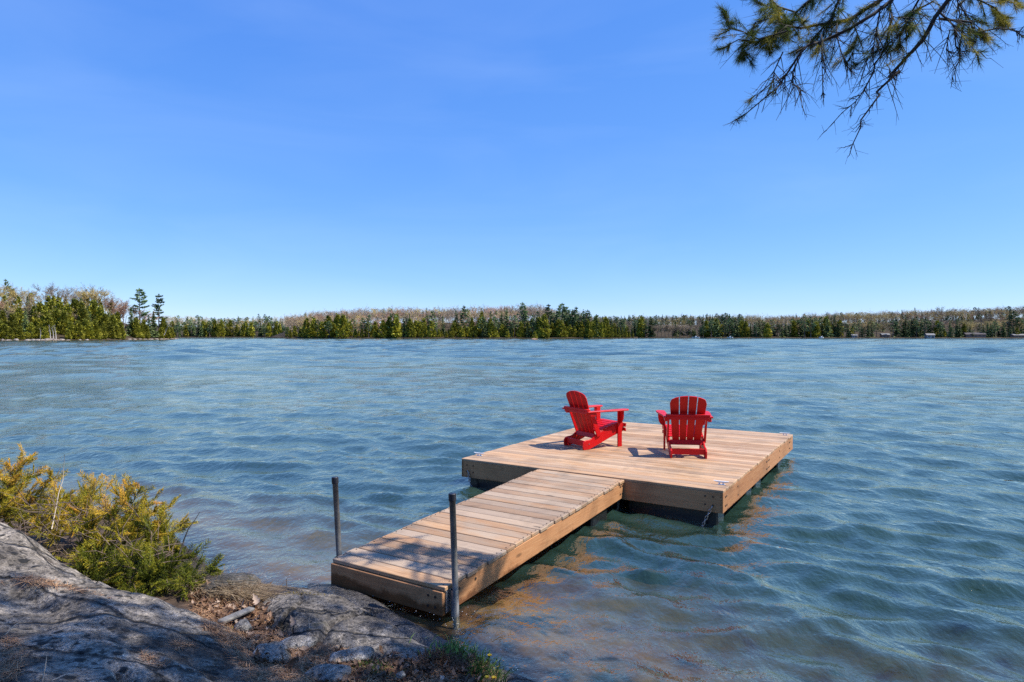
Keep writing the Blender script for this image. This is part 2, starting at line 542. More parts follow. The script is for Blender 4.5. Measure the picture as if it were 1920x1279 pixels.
GR = 0.0095
rr = np.concatenate([1.0 * np.exp(np.arange(0, math.log(450.0), GR)), 450 * np.exp(np.arange(1, 28) * 0.1)])
th_ = np.linspace(R(-100), R(100), 400)
RR, TH = np.meshgrid(rr, th_, indexing='ij')
WX, WY = RR * np.sin(TH), RR * np.cos(TH)
wdepth = np.clip(-ground_h(WX, WY), 0, 6)
wz = np.zeros_like(WX); wdx = np.zeros_like(WX); wdy = np.zeros_like(WX)
wr = np.random.default_rng(21)
damp = np.clip((wdepth + 0.05) / 0.5, 0.12, 1)
for i in range(90):
    lam = 0.24 * (3.4 / 0.24) ** (i / 89.0) * wr.uniform(0.92, 1.08)
    ang = R(56) + wr.normal(0, R(32))            # mean direction of travel
    k_ = 2 * math.pi / lam
    amp = 0.0048 * lam ** 0.9
    if lam < 0.6: amp *= 1.8
    if lam > 1.0: amp *= (1.0 / lam) ** 1.2
    ph = wr.uniform(0, 2 * math.pi)
    fade = np.clip((lam / (RR * GR) - 2.5) / 3.0, 0, 1) * damp
    a = k_ * (WX * math.cos(ang) + WY * math.sin(ang)) + ph
    wz += amp * fade * np.cos(a)
    wdx -= 0.5 * amp * fade * math.cos(ang) * np.sin(a)
    wdy -= 0.5 * amp * fade * math.sin(ang) * np.sin(a)
# longer waves out on the open lake
off_shore = np.clip((RR - 18) / 90.0, 0, 1) ** 0.8
for i in range(44):
    lam = 2.4 * (14 / 2.4) ** (i / 43.0) * wr.uniform(0.93, 1.07)
    ang = R(70) + wr.normal(0, R(28)); k_ = 2 * math.pi / lam; ph = wr.uniform(0, 6.283)
    amp = 0.030 * lam / (2 * math.pi)
    fade = np.clip((lam / (RR * GR) - 2.2) / 1.5, 0, 1) * off_shore
    a = k_ * (WX * math.cos(ang) + WY * math.sin(ang)) + ph
    wz += amp * fade * np.cos(a)
wz *= np.clip((520 - RR) / 120, 0, 1)
lake_me = fast_mesh('lake', np.stack([WX + wdx, WY + wdy, wz], -1).reshape(-1, 3), grid_faces(len(th_), len(rr)), [M['water']], smooth=True,
                    attrs={'depth': ('POINT', wdepth.ravel())})
tag(obj('lake', lake_me), 'wind rippled blue lake water reaching to the far shore', None, kind='structure')

# ------------------------------------------------------------------ floating platform and gangway
TH = R(31.911)
E1 = Vector((math.sin(TH), math.cos(TH), 0))       # away from the shore
E2 = Vector((-math.cos(TH), math.sin(TH), 0))      # to the left along the front
RZ = math.atan2(-E2.y, -E2.x)                      # local +X = right along the front, local +Y = E1
DECK_Z = 0.40
PB = Vector((2.400, 7.362, 0))                     # front right corner
PW, PL = 3.680, 4.947
HS = 0.263
plat = empty('floating_platform', (PB.x, PB.y, 0), RZ)
tag(plat, 'large square floating platform of light softwood boards carrying the red chairs', 'dock')
NB = 34
pitch = PL / NB
TB = 0.030
bv, bf = chamfer_box(PW + 0.012, pitch - 0.007, TB, 0.004)
plank_me = new_mesh('deck_plank', bv, bf, [M['deck']])
jr = random.Random(5)
for i in range(NB):
    o = obj('deck_plank', plank_me, plat, (-PW / 2 + jr.uniform(-.004, .004), pitch * (i + 0.5), DECK_Z - TB / 2 + jr.uniform(-.0015, .0015)), (jr.uniform(-.004, .004), 0, jr.uniform(-.0008, .0008)))
    if i % 2: o.scale = (-1, 1, 1)
SH = HS - TB - 0.001
sz = DECK_Z - TB - 0.001 - SH / 2
def board(name, parent, L, H, T, loc, rz, mat, ch=0.004):
    v, f = chamfer_box(L, T, H, ch)
    return obj(name, new_mesh(name, v, f, [mat]), parent, loc, (0, 0, rz))
SPLIT = 2.62
front_b = board('front_skirt_board', plat, PW - 0.004, SH, 0.038, (-PW / 2, 0.021, sz), 0, M['skirt'])
board('back_skirt_board', plat, PW - 0.004, SH, 0.038, (-PW / 2, PL - 0.021, sz), 0, M['skirt'])
for sx in (0, 1):
    xx = -0.019 if sx == 0 else -PW + 0.019
    xx += 0.004 if sx == 0 else -0.004
    sb1 = board('side_skirt_board', plat, SPLIT - 0.004, SH, 0.038, (xx + (0.03 if sx == 0 else -0.03) * 0, (SPLIT) / 2, sz), R(90), M['skirt'])
    sb2 = board('side_skirt_board', plat, PL - SPLIT - 0.004, SH, 0.038, (xx, SPLIT + (PL - SPLIT) / 2, sz), R(90), M['skirt'])
    if sx == 0: near_b, far_b = sb1, sb2
# floats under the platform
def float_box(parent, dx, dy, z0, z1, loc):
    v, f = chamfer_box(dx, dy, z1 - z0, 0.02)
    return obj('float', new_mesh('float', v, f, [M['black']]), parent, (loc[0], loc[1], (z0 + z1) / 2))
for (a, b) in ((0.06, 0.36), (1.53, 1.88), (2.13, 2.52), (3.91, 4.28)):
    for xc in (-0.62, -1.84, -3.04):
        float_box(plat, 1.10, b - a, -0.35, DECK_Z - HS + 0.06, (xc, (a + b) / 2))
# black skirt beam set back behind the front board
board('cross_beam', plat, PW - 0.3, 0.20, 0.09, (-PW / 2, 0.50, DECK_Z - HS - 0.02), 0, M['black'])
# bolts
bt = xform(tube([(0, -0.006, 0), (0, 0.004, 0)], [0.010, 0.012], 8))
bolt_me = new_mesh('bolt', bt[0], bt[1], [M['bolt']], False)
def bolt(parent, loc, rz=0):
    o = obj('bolt', bolt_me, parent, loc, (0, 0, rz))
    o.matrix_parent_inverse = parent.matrix_basis.inverted()
    return o
zt = DECK_Z - TB
for x in (-0.11, -0.20, -PW + 0.09, -PW + 0.20):
    for dz in (0.055, 0.150):
        bolt(front_b, (x, 0.002, zt - dz))
for y in (0.10, 0.16, 0.72, SPLIT - 0.10, SPLIT - 0.05, SPLIT + 0.05, SPLIT + 0.12, 3.6, 4.55, 4.62):
    for dz in (0.06, 0.165):
        bolt(near_b if y < SPLIT else far_b, (0.004, y + 0.01 * (dz > .1), zt - dz), R(90))
# cleats
def cleat(parent, loc, rz):
    c = obj('cleat', None, parent)
    prof = [(-0.085, 0.040), (-0.06, 0.030), (-0.03, 0.026), (0.03, 0.026), (0.06, 0.030), (0.085, 0.040), (0.088, 0.047), (0.05, 0.045), (-0.05, 0.045), (-0.088, 0.047)]
    horn = plate(prof, 0.024, 'y', 0.004)
    b1 = chamfer_box(0.085, 0.042, 0.006, 0.002, (0, 0, 0.003))
    p1 = chamfer_box(0.018, 0.022, 0.03, 0.004, (-0.022, 0, 0.018)); p2 = chamfer_box(0.018, 0.022, 0.03, 0.004, (0.022, 0, 0.018))
    v, f = join(horn, b1, p1, p2)
    c2 = bpy.data.objects.new('cleat', new_mesh('cleat', v, f, [M['cleat']]))
    bpy.data.objects.remove(c)
    link(c2, parent); c2.location = loc; c2.rotation_euler = (0, 0, rz)
    return c2
for p in ((-0.09, 0.30), (-PW + 0.10, 0.30), (-0.10, PL - 0.18), (-PW + 0.10, PL - 0.2)):
    cleat(plat, (p[0], p[1], DECK_Z), R(90) * 0 + 0.05)
# chains hanging from the front corners
def chain(parent, p0, p1, n, sag=0.02):
    parts = []
    A, B = Vector(p0), Vector(p1)
    for i in range(n):
        t = (i + 0.5) / n
        c = A.lerp(B, t) + Vector((0, -sag * math.sin(t * math.pi), 0))
        d = (B - A).normalized()
        ring = []
        for k in range(10):
            an = 2 * math.pi * k / 10
            ring.append((math.cos(an) * 0.013, math.sin(an) * 0.030))
        side = d.cross(Vector((0, 1, 0)) if i % 2 else Vector((1, 0.3, 0))).normalized()
        pts = [c + side * a + d * b for a, b in ring]
        parts.append(tube(pts + [pts[0]], 0.0052, 5, False))
    v, f = join(*parts)
    return obj('chain', new_mesh('chain', v, f, [M['chain']], True), parent)
chain(plat, (-PW + 0.12, -0.012, zt - 0.13), (-PW + 0.21, -0.02, zt - 0.42), 7)
chain(plat, (-0.115, -0.012, zt - 0.16), (-0.235, -0.03, zt - 0.43), 7)

# gangway: hinged to the front of the platform, sloping down to the rock
OFF, GWD, GL, RISE, GD, HG = 1.198, 1.219, 3.600, 0.144, 0.012, 0.219
gang = empty('gangway', tuple(PB + E2 * OFF + Vector((0, 0, DECK_Z - GD))), RZ)
gang.rotation_euler = (0, 0, RZ)
tag(gang, 'narrow plank gangway sloping down from the platform to the rock slab', 'gangway')
slope = math.atan2(RISE, GL)
# local frame: x right, y towards platform, origin at right end by the platform
ny = 24
gp = GL / ny
bv, bf = chamfer_box(GWD + 0.006, gp - 0.009, TB + 0.004, 0.0045)
gplank_me = new_mesh('gangway_plank', bv, bf, [M['gang']])
def gz(y): return y * math.tan(slope)          # y negative towards the shore
for i in range(ny):
    y = -gp * (i + 0.5) - 0.006
    o = obj('gangway_plank', gplank_me, gang, (-GWD / 2 + jr.uniform(-.010, .010), y, gz(y) - 0.017 + jr.uniform(-.002, .002)), (slope + jr.uniform(-.006, .006), jr.uniform(-.002, .002), jr.uniform(-.002, .002)))
    if i % 2: o.scale = (-1, 1, 1)
scr = []
for i in range(ny):
    y = -gp * (i + 0.5) - 0.006
    for xs_ in (-0.03, -GWD + 0.03):
        for dy_ in (-0.038, 0.038):
            z_ = gz(y + dy_)
            scr.append(tube([(xs_, y + dy_, z_ - 0.004), (xs_, y + dy_, z_ + 0.0035)], 0.006, 6))
sv, sf = join(*scr)
so_ = obj('screw_heads', new_mesh('screw_heads', sv, sf, [M['bolt']]), gang)
so_['kind'] = 'stuff'
gh = HG - 0.036
def gboard(name, L, loc, rz, mat=M['skirt']):
    v, f = chamfer_box(L, 0.038, gh, 0.004)
    if abs(rz) > 0.1:
        # follow the slope: shear the vertices
        v = [(a, b, c + a * math.tan(slope)) for a, b, c in v]
    return obj(name, new_mesh(name, v, f, [mat]), gang, loc, (0, 0, rz))
zc = -0.036 - gh / 2
gside = gboard('side_skirt_board', GL - 0.05, (-0.022, -GL / 2 + 0.015, gz(-GL / 2) + zc), R(90))
gboard('side_skirt_board', GL - 0.05, (-GWD + 0.022, -GL / 2 + 0.015, gz(-GL / 2) + zc), R(90))
gend = gboard('end_skirt_board', GWD - 0.004, (-GWD / 2, -GL + 0.0, gz(-GL) + zc - 0.002), 0)
for y in (-0.05, -0.11):
    for dz in (0.06, 0.15):
        bolt(gside, (-0.002, y, -dz - 0.01), R(90))
for y in (-GL + 0.20, -GL + 0.42):
    bolt(gside, (-0.002, y, gz(y) - 0.085), R(90))
for x in (-0.07, -0.14):
    for dz in (0.085, 0.165):
        bolt(gend, (x, -GL - 0.018, gz(-GL) - dz), 0)
float_box(gang, 1.0, 0.42, -0.68, -HG + 0.02, (-GWD / 2 + 0.07, -0.62))

# pipe brackets on both sides of the shore end
def g_world(x, y, z):
    return gang.matrix_basis @ Vector((x, y, z))
BR = {}
for side, xs, yb in (('r', 0.040, -GL + 0.075), ('l', -GWD - 0.040, -GL + 0.11)):
    pl = chamfer_box(0.008, 0.12, 0.17, 0.002, (0, 0, 0))
    zc_ = gz(yb) - 0.125
    br = obj('pipe_bracket', new_mesh('pipe_bracket', pl[0], pl[1], [M['bracket']]), gang, (xs * 0 + (0.004 if side == 'r' else -GWD - 0.004), yb, zc_))
    sl_ = tube([(0, 0, -0.13), (0, 0, 0.09)], 0.030, 14, False)
    s2 = obj('pipe_sleeve', new_mesh('pipe_sleeve', sl_[0], sl_[1], [M['bracket']], True), gang, (xs + (0.004 if side == 'r' else -0.004), yb, zc_))
    BR[side] = g_world(xs + (0.004 if side == 'r' else -0.004), yb, 0)

def steel_pole(px_top, py_top, px_bot, py_bot, base, bottom_z, label):
    depth = base.y
    top = unproject(px_top, py_top, depth=depth); bot = unproject(px_bot, py_bot, depth=depth)
    d = (top - bot).normalized()
    lo = base + d * ((bottom_z - base.z) / d.z)
    hi = base + d * ((top.z - base.z) / d.z)
    root = empty('steel_pole', tuple(lo))
    tag(root, label, 'pole', 'steel pipes holding the gangway')
    v, f = tube([(0, 0, 0), tuple((hi - lo) * 0.5), tuple(hi - lo)], 0.0245, 16)
    obj('pipe', new_mesh('pipe', v, f, [M['galv']], True), root)
    e = hi - lo
    v, f = tube([tuple(e - d * 0.045), tuple(e - d * 0.040), tuple(e + d * 0.008), tuple(e + d * 0.012)], [0.0285, 0.030, 0.030, 0.026], 16)
    obj('cap', new_mesh('cap', v, f, [M['cap']], False), root)
steel_pole(848.3, 928, 854.5, 1120, BR['r'], -0.15, 'upright steel pipe with black cap at the right corner of the gangway')
steel_pole(626.2, 897, 634.0, 1041, BR['l'], -0.25, 'leaning steel pipe with black cap behind the left edge of the gangway')

# ------------------------------------------------------------------ red Adirondack chairs
def arc_pts(cx, cy, r, a0, a1, n):
    return [(cx + r * math.cos(R(a0 + (a1 - a0) * i / n)), cy + r * math.sin(R(a0 + (a1 - a0) * i / n))) for i in range(n + 1)]

def make_chair(loc, az, label):
    """local +Y is the way the chair faces, origin between the rear feet"""
    c = empty('adirondack_chair', loc, -az)
    tag(c, label, 'chair', 'red chairs on the platform')
    mr = [M['red']]
    def part(name, vf, smooth=False, parent=c, loc=None, rot=None):
        return obj(name, new_mesh(name, vf[0], vf[1], mr, smooth), parent, loc, rot)
    # side rails: rounded rear foot, rising to the front leg
    rail = [(0.075, 0.0), (0.105, 0.0), (0.30, 0.070), (0.52, 0.155), (0.70, 0.215), (0.765, 0.225), (0.80, 0.255), (0.80, 0.335), (0.775, 0.360), (0.70, 0.362),
            (0.55, 0.330), (0.42, 0.292), (0.30, 0.250), (0.21, 0.205), (0.16, 0.165), (0.115, 0.150), (0.06, 0.148), (0.015, 0.135), (-0.015, 0.105), (-0.020, 0.06), (-0.005, 0.0)]
    for s in (-1, 1):
        rail_o = part('side_rail', xform(plate(rail, 0.024, 'x', 0.004), (s * 0.245, 0, 0)))
        # front leg and its arm bracket
        leg = [(0.660, 0.0), (0.742, 0.0), (0.742, 0.575), (0.660, 0.575)]
        part('front_leg', xform(plate(leg, 0.024, 'x', 0.004), (s * 0.2715, 0, 0)))
        brk = [(0, 0.573), (0.085, 0.573), (0.083, 0.50), (0.072, 0.44), (0.045, 0.395), (0.012, 0.375), (0, 0.375)]
        part('arm_bracket', xform(plate(brk, 0.022, 'y', 0.003), (s * 0.2845 if s > 0 else -0.2845, 0.701, 0), (0, 0, 0 if s > 0 else math.pi)))
        # arm: narrow at the back, broad and rounded at the front
        arm = [(-0.030, 0.02), (0.045, 0.02), (0.052, 0.20), (0.075, 0.42), (0.098, 0.60), (0.098, 0.74), (0.085, 0.79), (0.055, 0.815), (-0.005, 0.815), (-0.032, 0.79), (-0.042, 0.74), (-0.038, 0.5)]
        if s < 0: arm = [(-x, y) for x, y in arm][::-1]
        part('armrest', xform(plate(arm, 0.022, 'z', 0.005), (s * 0.302, 0.0, 0.588)))
        # rear post parallel to the back
        post = [(0.250, 0.185), (0.325, 0.215), (0.165, 0.600), (0.090, 0.575)]
        part('rear_post', xform(plate(post, 0.022, 'x', 0.004), (s * 0.2695, 0, 0)))
        # arm support block under the rear of the arm
        blk = chamfer_box(0.05, 0.11, 0.055, 0.006, (s * 0.307, 0.125, 0.546))
        part('arm_block', blk)
        # front leg foot notch plates seen at the front of the seat
        for (yy, zz) in ((0.10, 0.085), (0.70, 0.29), (0.27, 0.215)):
            v, f = tube([(s * 0.256, yy, zz), (s * 0.262, yy, zz)], 0.009, 8)
            obj('bolt', new_mesh('bolt', v, f, [M['bracket']]), rail_o)
    # rear stretcher between the feet
    part('rear_stretcher', chamfer_box(0.466, 0.022, 0.085, 0.004, (0, 0.035, 0.093)))
    # lower back bar
    part('lower_back_bar', xform(chamfer_box(0.466, 0.022, 0.075, 0.004), (0, 0.225, 0.195), (R(-22), 0, 0)))
    # upper back bar: a shelf behind the slats, level with the arms
    shelf = [(-0.30, 0.0), (0.30, 0.0), (0.315, 0.03), (0.315, 0.062), (0.24, 0.075), (0.12, 0.060), (0.0, 0.055), (-0.12, 0.060), (-0.24, 0.075), (-0.315, 0.062), (-0.315, 0.03)]
    part('upper_back_bar', xform(plate(shelf, 0.032, 'z', 0.004), (0, 0.020, 0.612)))
    part('upper_back_bar', chamfer_box(0.585, 0.022, 0.045, 0.004, (0, 0.036, 0.572)))
    # four fanned back slats in the plane of the back, curved top
    lean = math.atan2(0.265, 0.735)
    L = 0.775
    def half_w(v): return 0.195 + (0.262 - 0.195) * v / 0.68
    def top_v(u): return 0.665 + 0.112 * math.sqrt(max(0.0, 1 - (u / 0.272) ** 2))
    for i in range(4):
        lo0, lo1 = -1 + i * 0.5, -1 + (i + 1) * 0.5
        g = 0.0065
        def edge(fr, v, sgn): return fr * half_w(v) + sgn * g * (0.6 + 0.6 * v)
        pts = [(edge(lo0, 0, 1 if i else 0), 0.0), (edge(lo1, 0, -1 if i < 3 else 0), 0.0)]
        # right edge up
        vr = 0.66
        ur = edge(lo1, vr, -1 if i < 3 else 0); ul = edge(lo0, vr, 1 if i else 0)
        pts.append((ur, max(0.60, min(vr, top_v(ur) - 0.001)) if i == 3 else vr * 0 + top_v(ur)))
        n = 6
        for q in range(1, n):
            u = ur + (ul - ur) * q / n
            pts.append((u, top_v(u)))
        pts.append((ul, top_v(ul) if i else max(0.60, min(vr, top_v(ul) - 0.001))))
        me_vf = plate(pts, 0.019, 'y', 0.0035)
        part('back_slat', me_vf, False, c, (0, 0.272, 0.165), (lean, 0, 0))
    # seat slats between the rails, dropping towards the back, the front one turned over the edge
    def rail_top(y):
        pr = [(0.21, 0.205), (0.30, 0.250), (0.42, 0.292), (0.55, 0.330), (0.70, 0.362), (0.775, 0.360)]
        for (a, za), (b, zb) in zip(pr[:-1], pr[1:]):
            if a <= y <= b:
                return za + (zb - za) * (y - a) / (b - a), math.atan2(zb - za, b - a)
        return 0.36, 0.0
    for i in range(7):
        y = 0.335 + i * 0.0705
        z, sl_ = rail_top(y)
        wdt = 0.515 if y < 0.63 or y > 0.75 else 0.515
        part('seat_slat', chamfer_box(wdt, 0.058, 0.019, 0.004), False, c, (0, y, z + 0.0115), (sl_, 0, 0))
    part('seat_slat', chamfer_box(0.585, 0.019, 0.058, 0.004), False, c, (0, 0.812, 0.335), (R(-12), 0, 0))
    part('seat_slat', chamfer_box(0.585, 0.019, 0.055, 0.004), False, c, (0, 0.808, 0.265), (R(10), 0, 0))
    return c
make_chair((0.975, 10.185, DECK_Z + 0.001), R(59), 'red slatted garden chair turned to the right, seen from the side')
make_chair((2.540, 9.300, DECK_Z + 0.001), R(7.5), 'red slatted garden chair facing the lake, seen squarely from behind')

# ------------------------------------------------------------------ far shores: trees
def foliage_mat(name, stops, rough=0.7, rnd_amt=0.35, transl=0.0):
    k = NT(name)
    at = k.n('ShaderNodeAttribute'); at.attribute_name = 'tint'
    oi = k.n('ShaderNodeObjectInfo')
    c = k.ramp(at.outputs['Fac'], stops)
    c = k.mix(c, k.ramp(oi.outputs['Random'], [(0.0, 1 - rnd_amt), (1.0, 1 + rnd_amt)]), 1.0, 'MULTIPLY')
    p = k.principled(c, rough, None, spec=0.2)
    if transl:
        tl = k.n('ShaderNodeBsdfTranslucent'); k.l(c, tl.inputs['Color'])
        ms = k.n('ShaderNodeMixShader'); ms.inputs[0].default_value = transl
        k.l(p.outputs[0], ms.inputs[1]); k.l(tl.outputs[0], ms.inputs[2])
        k.l(ms.outputs[0], k.out.inputs['Surface'])
    return k.m
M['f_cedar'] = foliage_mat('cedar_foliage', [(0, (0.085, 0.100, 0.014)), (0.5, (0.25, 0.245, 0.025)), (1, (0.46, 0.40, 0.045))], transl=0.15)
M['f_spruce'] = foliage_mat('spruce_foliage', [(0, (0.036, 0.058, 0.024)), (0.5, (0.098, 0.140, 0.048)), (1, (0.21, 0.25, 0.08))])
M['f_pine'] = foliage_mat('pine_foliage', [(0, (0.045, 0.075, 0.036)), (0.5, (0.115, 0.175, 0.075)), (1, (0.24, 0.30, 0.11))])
M['f_bare'] = foliage_mat('bare_twigs', [(0, (0.13, 0.097, 0.066)), (0.5, (0.26, 0.198, 0.140)), (1, (0.40, 0.32, 0.235))])
M['f_bud'] = foliage_mat('budding_twigs', [(0, (0.24, 0.17, 0.08)), (0.5, (0.48, 0.36, 0.13)), (1, (0.65, 0.52, 0.20))], transl=0.2)
M['f_rust'] = foliage_mat('reddish_buds', [(0, (0.24, 0.12, 0.075)), (0.5, (0.44, 0.25, 0.16)), (1, (0.58, 0.38, 0.26))], transl=0.2)
M['bark'] = simple('grey_bark', (0.13, 0.10, 0.08), 0.9, nscale=3, amt=0.5)
M['birch'] = simple('white_bark', (0.40, 0.365, 0.33), 0.8, nscale=3, amt=0.4)

def rand_tris(C, size, g, along=None, stretch=1.0):
    """one random small triangle round each centre; along: (n,3) preferred long direction"""
    n = len(C)
    if along is None:
        A = g.normal(size=(n, 3))
    else:
        A = along + g.normal(size=(n, 3)) * 0.35
    A /= np.linalg.norm(A, axis=1)[:, None] + 1e-9
    B = np.cross(A, g.normal(size=(n, 3))); B /= np.linalg.norm(B, axis=1)[:, None] + 1e-9
    s = (np.asarray(size) * g.uniform(0.6, 1.35, n))[:, None]
    V = np.stack([C - A * s * stretch * 0.5 - B * s * 0.45, C - A * s * stretch * 0.45 + B * s * 0.5, C + A * s * stretch * 0.65], 1)
    return V.reshape(-1, 3)

def spruce_proto(h, rad, g, dens=1.0, base=0.05):
    C, A, T, S = [], [], [], []
    nl = int(26 * dens ** 0.5)
    for i in range(nl):
        t = base + (1 - base) * (i + g.uniform(0, .6)) / nl
        L0 = rad * (1 - t) ** 0.85 + 0.12
        for b in range(6):
            an = g.uniform(0, 6.283); L = L0 * g.uniform(0.6, 1.2)
            sh = g.uniform(0, 0.35)
            m = max(2, int(6 * dens ** 0.5 * (0.35 + L / rad)))
            f = (np.arange(m) + g.uniform(0.2, 0.9)) / m
            d = np.array([math.cos(an), math.sin(an), 0])
            p = d[None] * (f * L)[:, None]
            p[:, 2] = t * h - (f * L) * 0.30 + (f ** 2) * L * 0.12 + g.normal(0, .08, m)
            p[:, :2] += g.normal(0, 0.12, (m, 2))
            C.append(p); A.append(np.tile(d + np.array([0, 0, -0.25]), (m, 1)))
            T.append(np.clip(f * 0.6 + sh + g.normal(0, .12, m), 0, 1)); S.append(np.full(m, (0.30 + 0.42 * (1 - t)) / dens ** 0.3))
    C = np.concatenate(C); A = np.concatenate(A)
    return rand_tris(C, np.concatenate(S), g, A, 1.5), np.concatenate(T)

def pine_proto(h, rad, g, dens=1.0, base=0.28, tilt=0.0):
    C, A, T = [], [], []
    nl = int(15)
    for i in range(nl):
        t = base + (1 - base) * (i + g.uniform(-.2, .5)) / nl
        env = math.sin(min(1.0, (1 - t) / (1 - base) * 1.15 + 0.10) * math.pi * 0.5) ** 0.8
        for b in range(int(g.integers(3, 6))):
            an = g.uniform(0, 6.283); L = rad * env * g.uniform(0.45, 1.15) + 0.25
            m = max(4, int(13 * dens * (0.3 + L / rad)))
            f = np.sqrt(g.uniform(0.10, 1, m))
            d = np.array([math.cos(an), math.sin(an), 0])
            p = d[None] * (f * L)[:, None]
            p[:, 2] = t * h + (f * L) * 0.10 + (f ** 2) * L * 0.16 + g.normal(0, .13, m)
            p += g.normal(0, 0.16, (m, 3)) * np.array([1, 1, .45])
            p[:, 0] += tilt * p[:, 2]
            C.append(p); A.append(np.tile(d + np.array([0, 0, .25]), (m, 1))); T.append(np.clip(0.25 + f * .4 + g.normal(0, .2, m), 0, 1))
    top = g.normal(0, 0.16, (18, 3)) * np.array([1, 1, 2.5]) + np.array([tilt * h, 0, h * 0.985])
    C.append(top); A.append(np.tile([0, 0, 1.], (18, 1))); T.append(np.full(18, .5))
    C = np.concatenate(C); A = np.concatenate(A)
    return rand_tris(C, np.full(len(C), 0.50 / dens ** 0.3), g, A, 1.5), np.concatenate(T)

def cedar_proto(h, rad, g, dens=1.0):
    n_cl = int(95 * dens ** 0.5); m = int(11 * dens ** 0.5)
    C, A, T = [], [], []
    for i in range(n_cl):
        t = g.uniform(0, 1) ** 1.25
        an = g.uniform(0, 6.283)
        r = rad * ((1 - t) ** 0.75) * (0.6 + 0.4 * min(1, t * 6)) * math.sqrt(g.uniform(0.30, 1.1)) + 0.05
        c = np.array([math.cos(an) * r, math.sin(an) * r, 0.03 * h + t * h * 0.95])
        out = np.array([math.cos(an) * .6, math.sin(an) * .6, 0.8])
        p = c + g.normal(0, 1, (m, 3)) * np.array([.26, .26, .38])
        C.append(p); A.append(np.tile(out, (m, 1)))
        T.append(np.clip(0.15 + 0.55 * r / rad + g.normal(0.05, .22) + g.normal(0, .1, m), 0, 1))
    C = np.concatenate(C); A = np.concatenate(A)
    return rand_tris(C, np.full(len(C), 0.48 / dens ** 0.25), g, A, 1.5), np.concatenate(T)

def bare_proto(h, rad, g, dens=1.0, leaves=0, tw=0.07):
    """limbs as thin tapering slivers fanning up and outwards, with fine twigs"""
    tri, T = [], []
    def sliver(a, b, w):
        d = b - a
        s = np.cross(d, g.normal(size=3)); s = s / (np.linalg.norm(s) + 1e-9) * w
        tri.append(np.stack([a - s, a + s, b])); T.append(g.uniform(0.2, 0.9))
    tips = []
    for i in range(int(11)):
        t0 = g.uniform(0.22, 0.6)
        a = np.array([0, 0, h * t0])
        an = g.uniform(0, 6.283); e = g.uniform(0.75, 1.3)
        L = h * (1 - t0) * g.uniform(0.65, 1.0)
        d = np.array([math.cos(an) * math.cos(e), math.sin(an) * math.cos(e), math.sin(e)])
        d[:2] *= rad / (h * 0.22)
        b = a + d * L
        b[2] = min(b[2], h)
        sliver(a, b, 0.11)
        for j in range(int(6 * dens ** .5)):
            f = g.uniform(0.25, 1.0); c = a + (b - a) * f
            d2 = d / np.linalg.norm(d) * 0.8 + g.normal(0, .55, 3); d2[2] = abs(d2[2]) + .15
            e2 = c + d2 * h * 0.13 * g.uniform(.6, 1.2)
            sliver(c, e2, 0.06)
            for q in range(int(7 * dens ** .5)):
                f2 = g.uniform(0.2, 1.0); c2 = c + (e2 - c) * f2
                d3 = d2 * .5 + g.normal(0, .5, 3); d3[2] = abs(d3[2]) * .8 + .1
                e3 = c2 + d3 * h * 0.085 * g.uniform(.6, 1.3)
                sliver(c2, e3, tw)
                tips.append(e3)
    V = np.concatenate(tri); T = np.array(T)
    if leaves:
        tips = np.array(tips)
        pick = tips[g.integers(0, len(tips), leaves)] + g.normal(0, .22, (leaves, 3))
        V = np.concatenate([V, rand_tris(pick, np.full(leaves, 0.30), g)]); T = np.concatenate([T, np.clip(g.normal(.6, .22, leaves), 0, 1)])
    return V, T

def trunk_tris(h, r, tilt=0.0, sides=5):
    v, f = tube([(0, 0, -0.6), (tilt * h * 0.5, 0, h * 0.5), (tilt * h, 0, h)], [r, r * 0.6, r * 0.12], sides, False)
    return v, f

class Proto:
    def __init__(self, name, kind, h, tris, mat, trunk_mat, trunk_h, trunk_r, tilt=0.0):
        V, T = tris
        self.name, self.kind, self.h, self.V, self.T, self.mat = name, kind, h, V, T, mat
        F = np.arange(len(V)).reshape(-1, 3)
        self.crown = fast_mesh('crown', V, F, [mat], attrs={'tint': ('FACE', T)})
        tv, tf = trunk_tris(trunk_h, trunk_r, tilt)
        self.trunk = new_mesh('trunk', tv, tf, [trunk_mat], True)

PG = np.random.default_rng(99)
def make_protos(dens):
    d = {}
    d['spruce'] = [Proto('spruce_tree', 'spruce', 14, spruce_proto(14, r_, PG, dens), M['f_spruce'], M['bark'], 13.5, 0.2) for r_ in (2.3, 2.8, 2.0, 2.6)]
    d['pine'] = [Proto('pine_tree', 'pine', 18, pine_proto(18, r_, PG, dens, b_), M['f_pine'], M['bark'], 17.6, 0.3) for r_, b_ in ((3.0, .3), (3.6, .36), (2.6, .24), (3.2, .42))]
    d['cedar'] = [Proto('cedar_tree', 'cedar', 10, cedar_proto(10, r_, PG, dens), M['f_cedar'], M['bark'], 9, 0.15) for r_ in (2.0, 2.4, 1.7, 2.2, 1.5)]
    d['bare'] = [Proto('bare_tree', 'bare', 14, bare_proto(14, r_, PG, dens, 0, 0.062 / dens ** .3), M['f_bare'], M['bark'], 11, 0.2) for r_ in (3.4, 4.0, 3.0, 3.7)]
    d['bud'] = [Proto('budding_tree', 'bud', 13, bare_proto(13, r_, PG, dens, int(420 * dens), 0.05), M['f_bud'], M['bark'], 10, 0.18) for r_ in (3.4, 3.9)]
    d['rust'] = [Proto('budding_tree', 'rust', 12, bare_proto(12, r_, PG, dens, int(300 * dens), 0.05), M['f_rust'], M['bark'], 9, 0.18) for r_ in (3.0, 3.4)]
    return d
NEARP = make_protos(2.2)
FARP = make_protos(1.0)

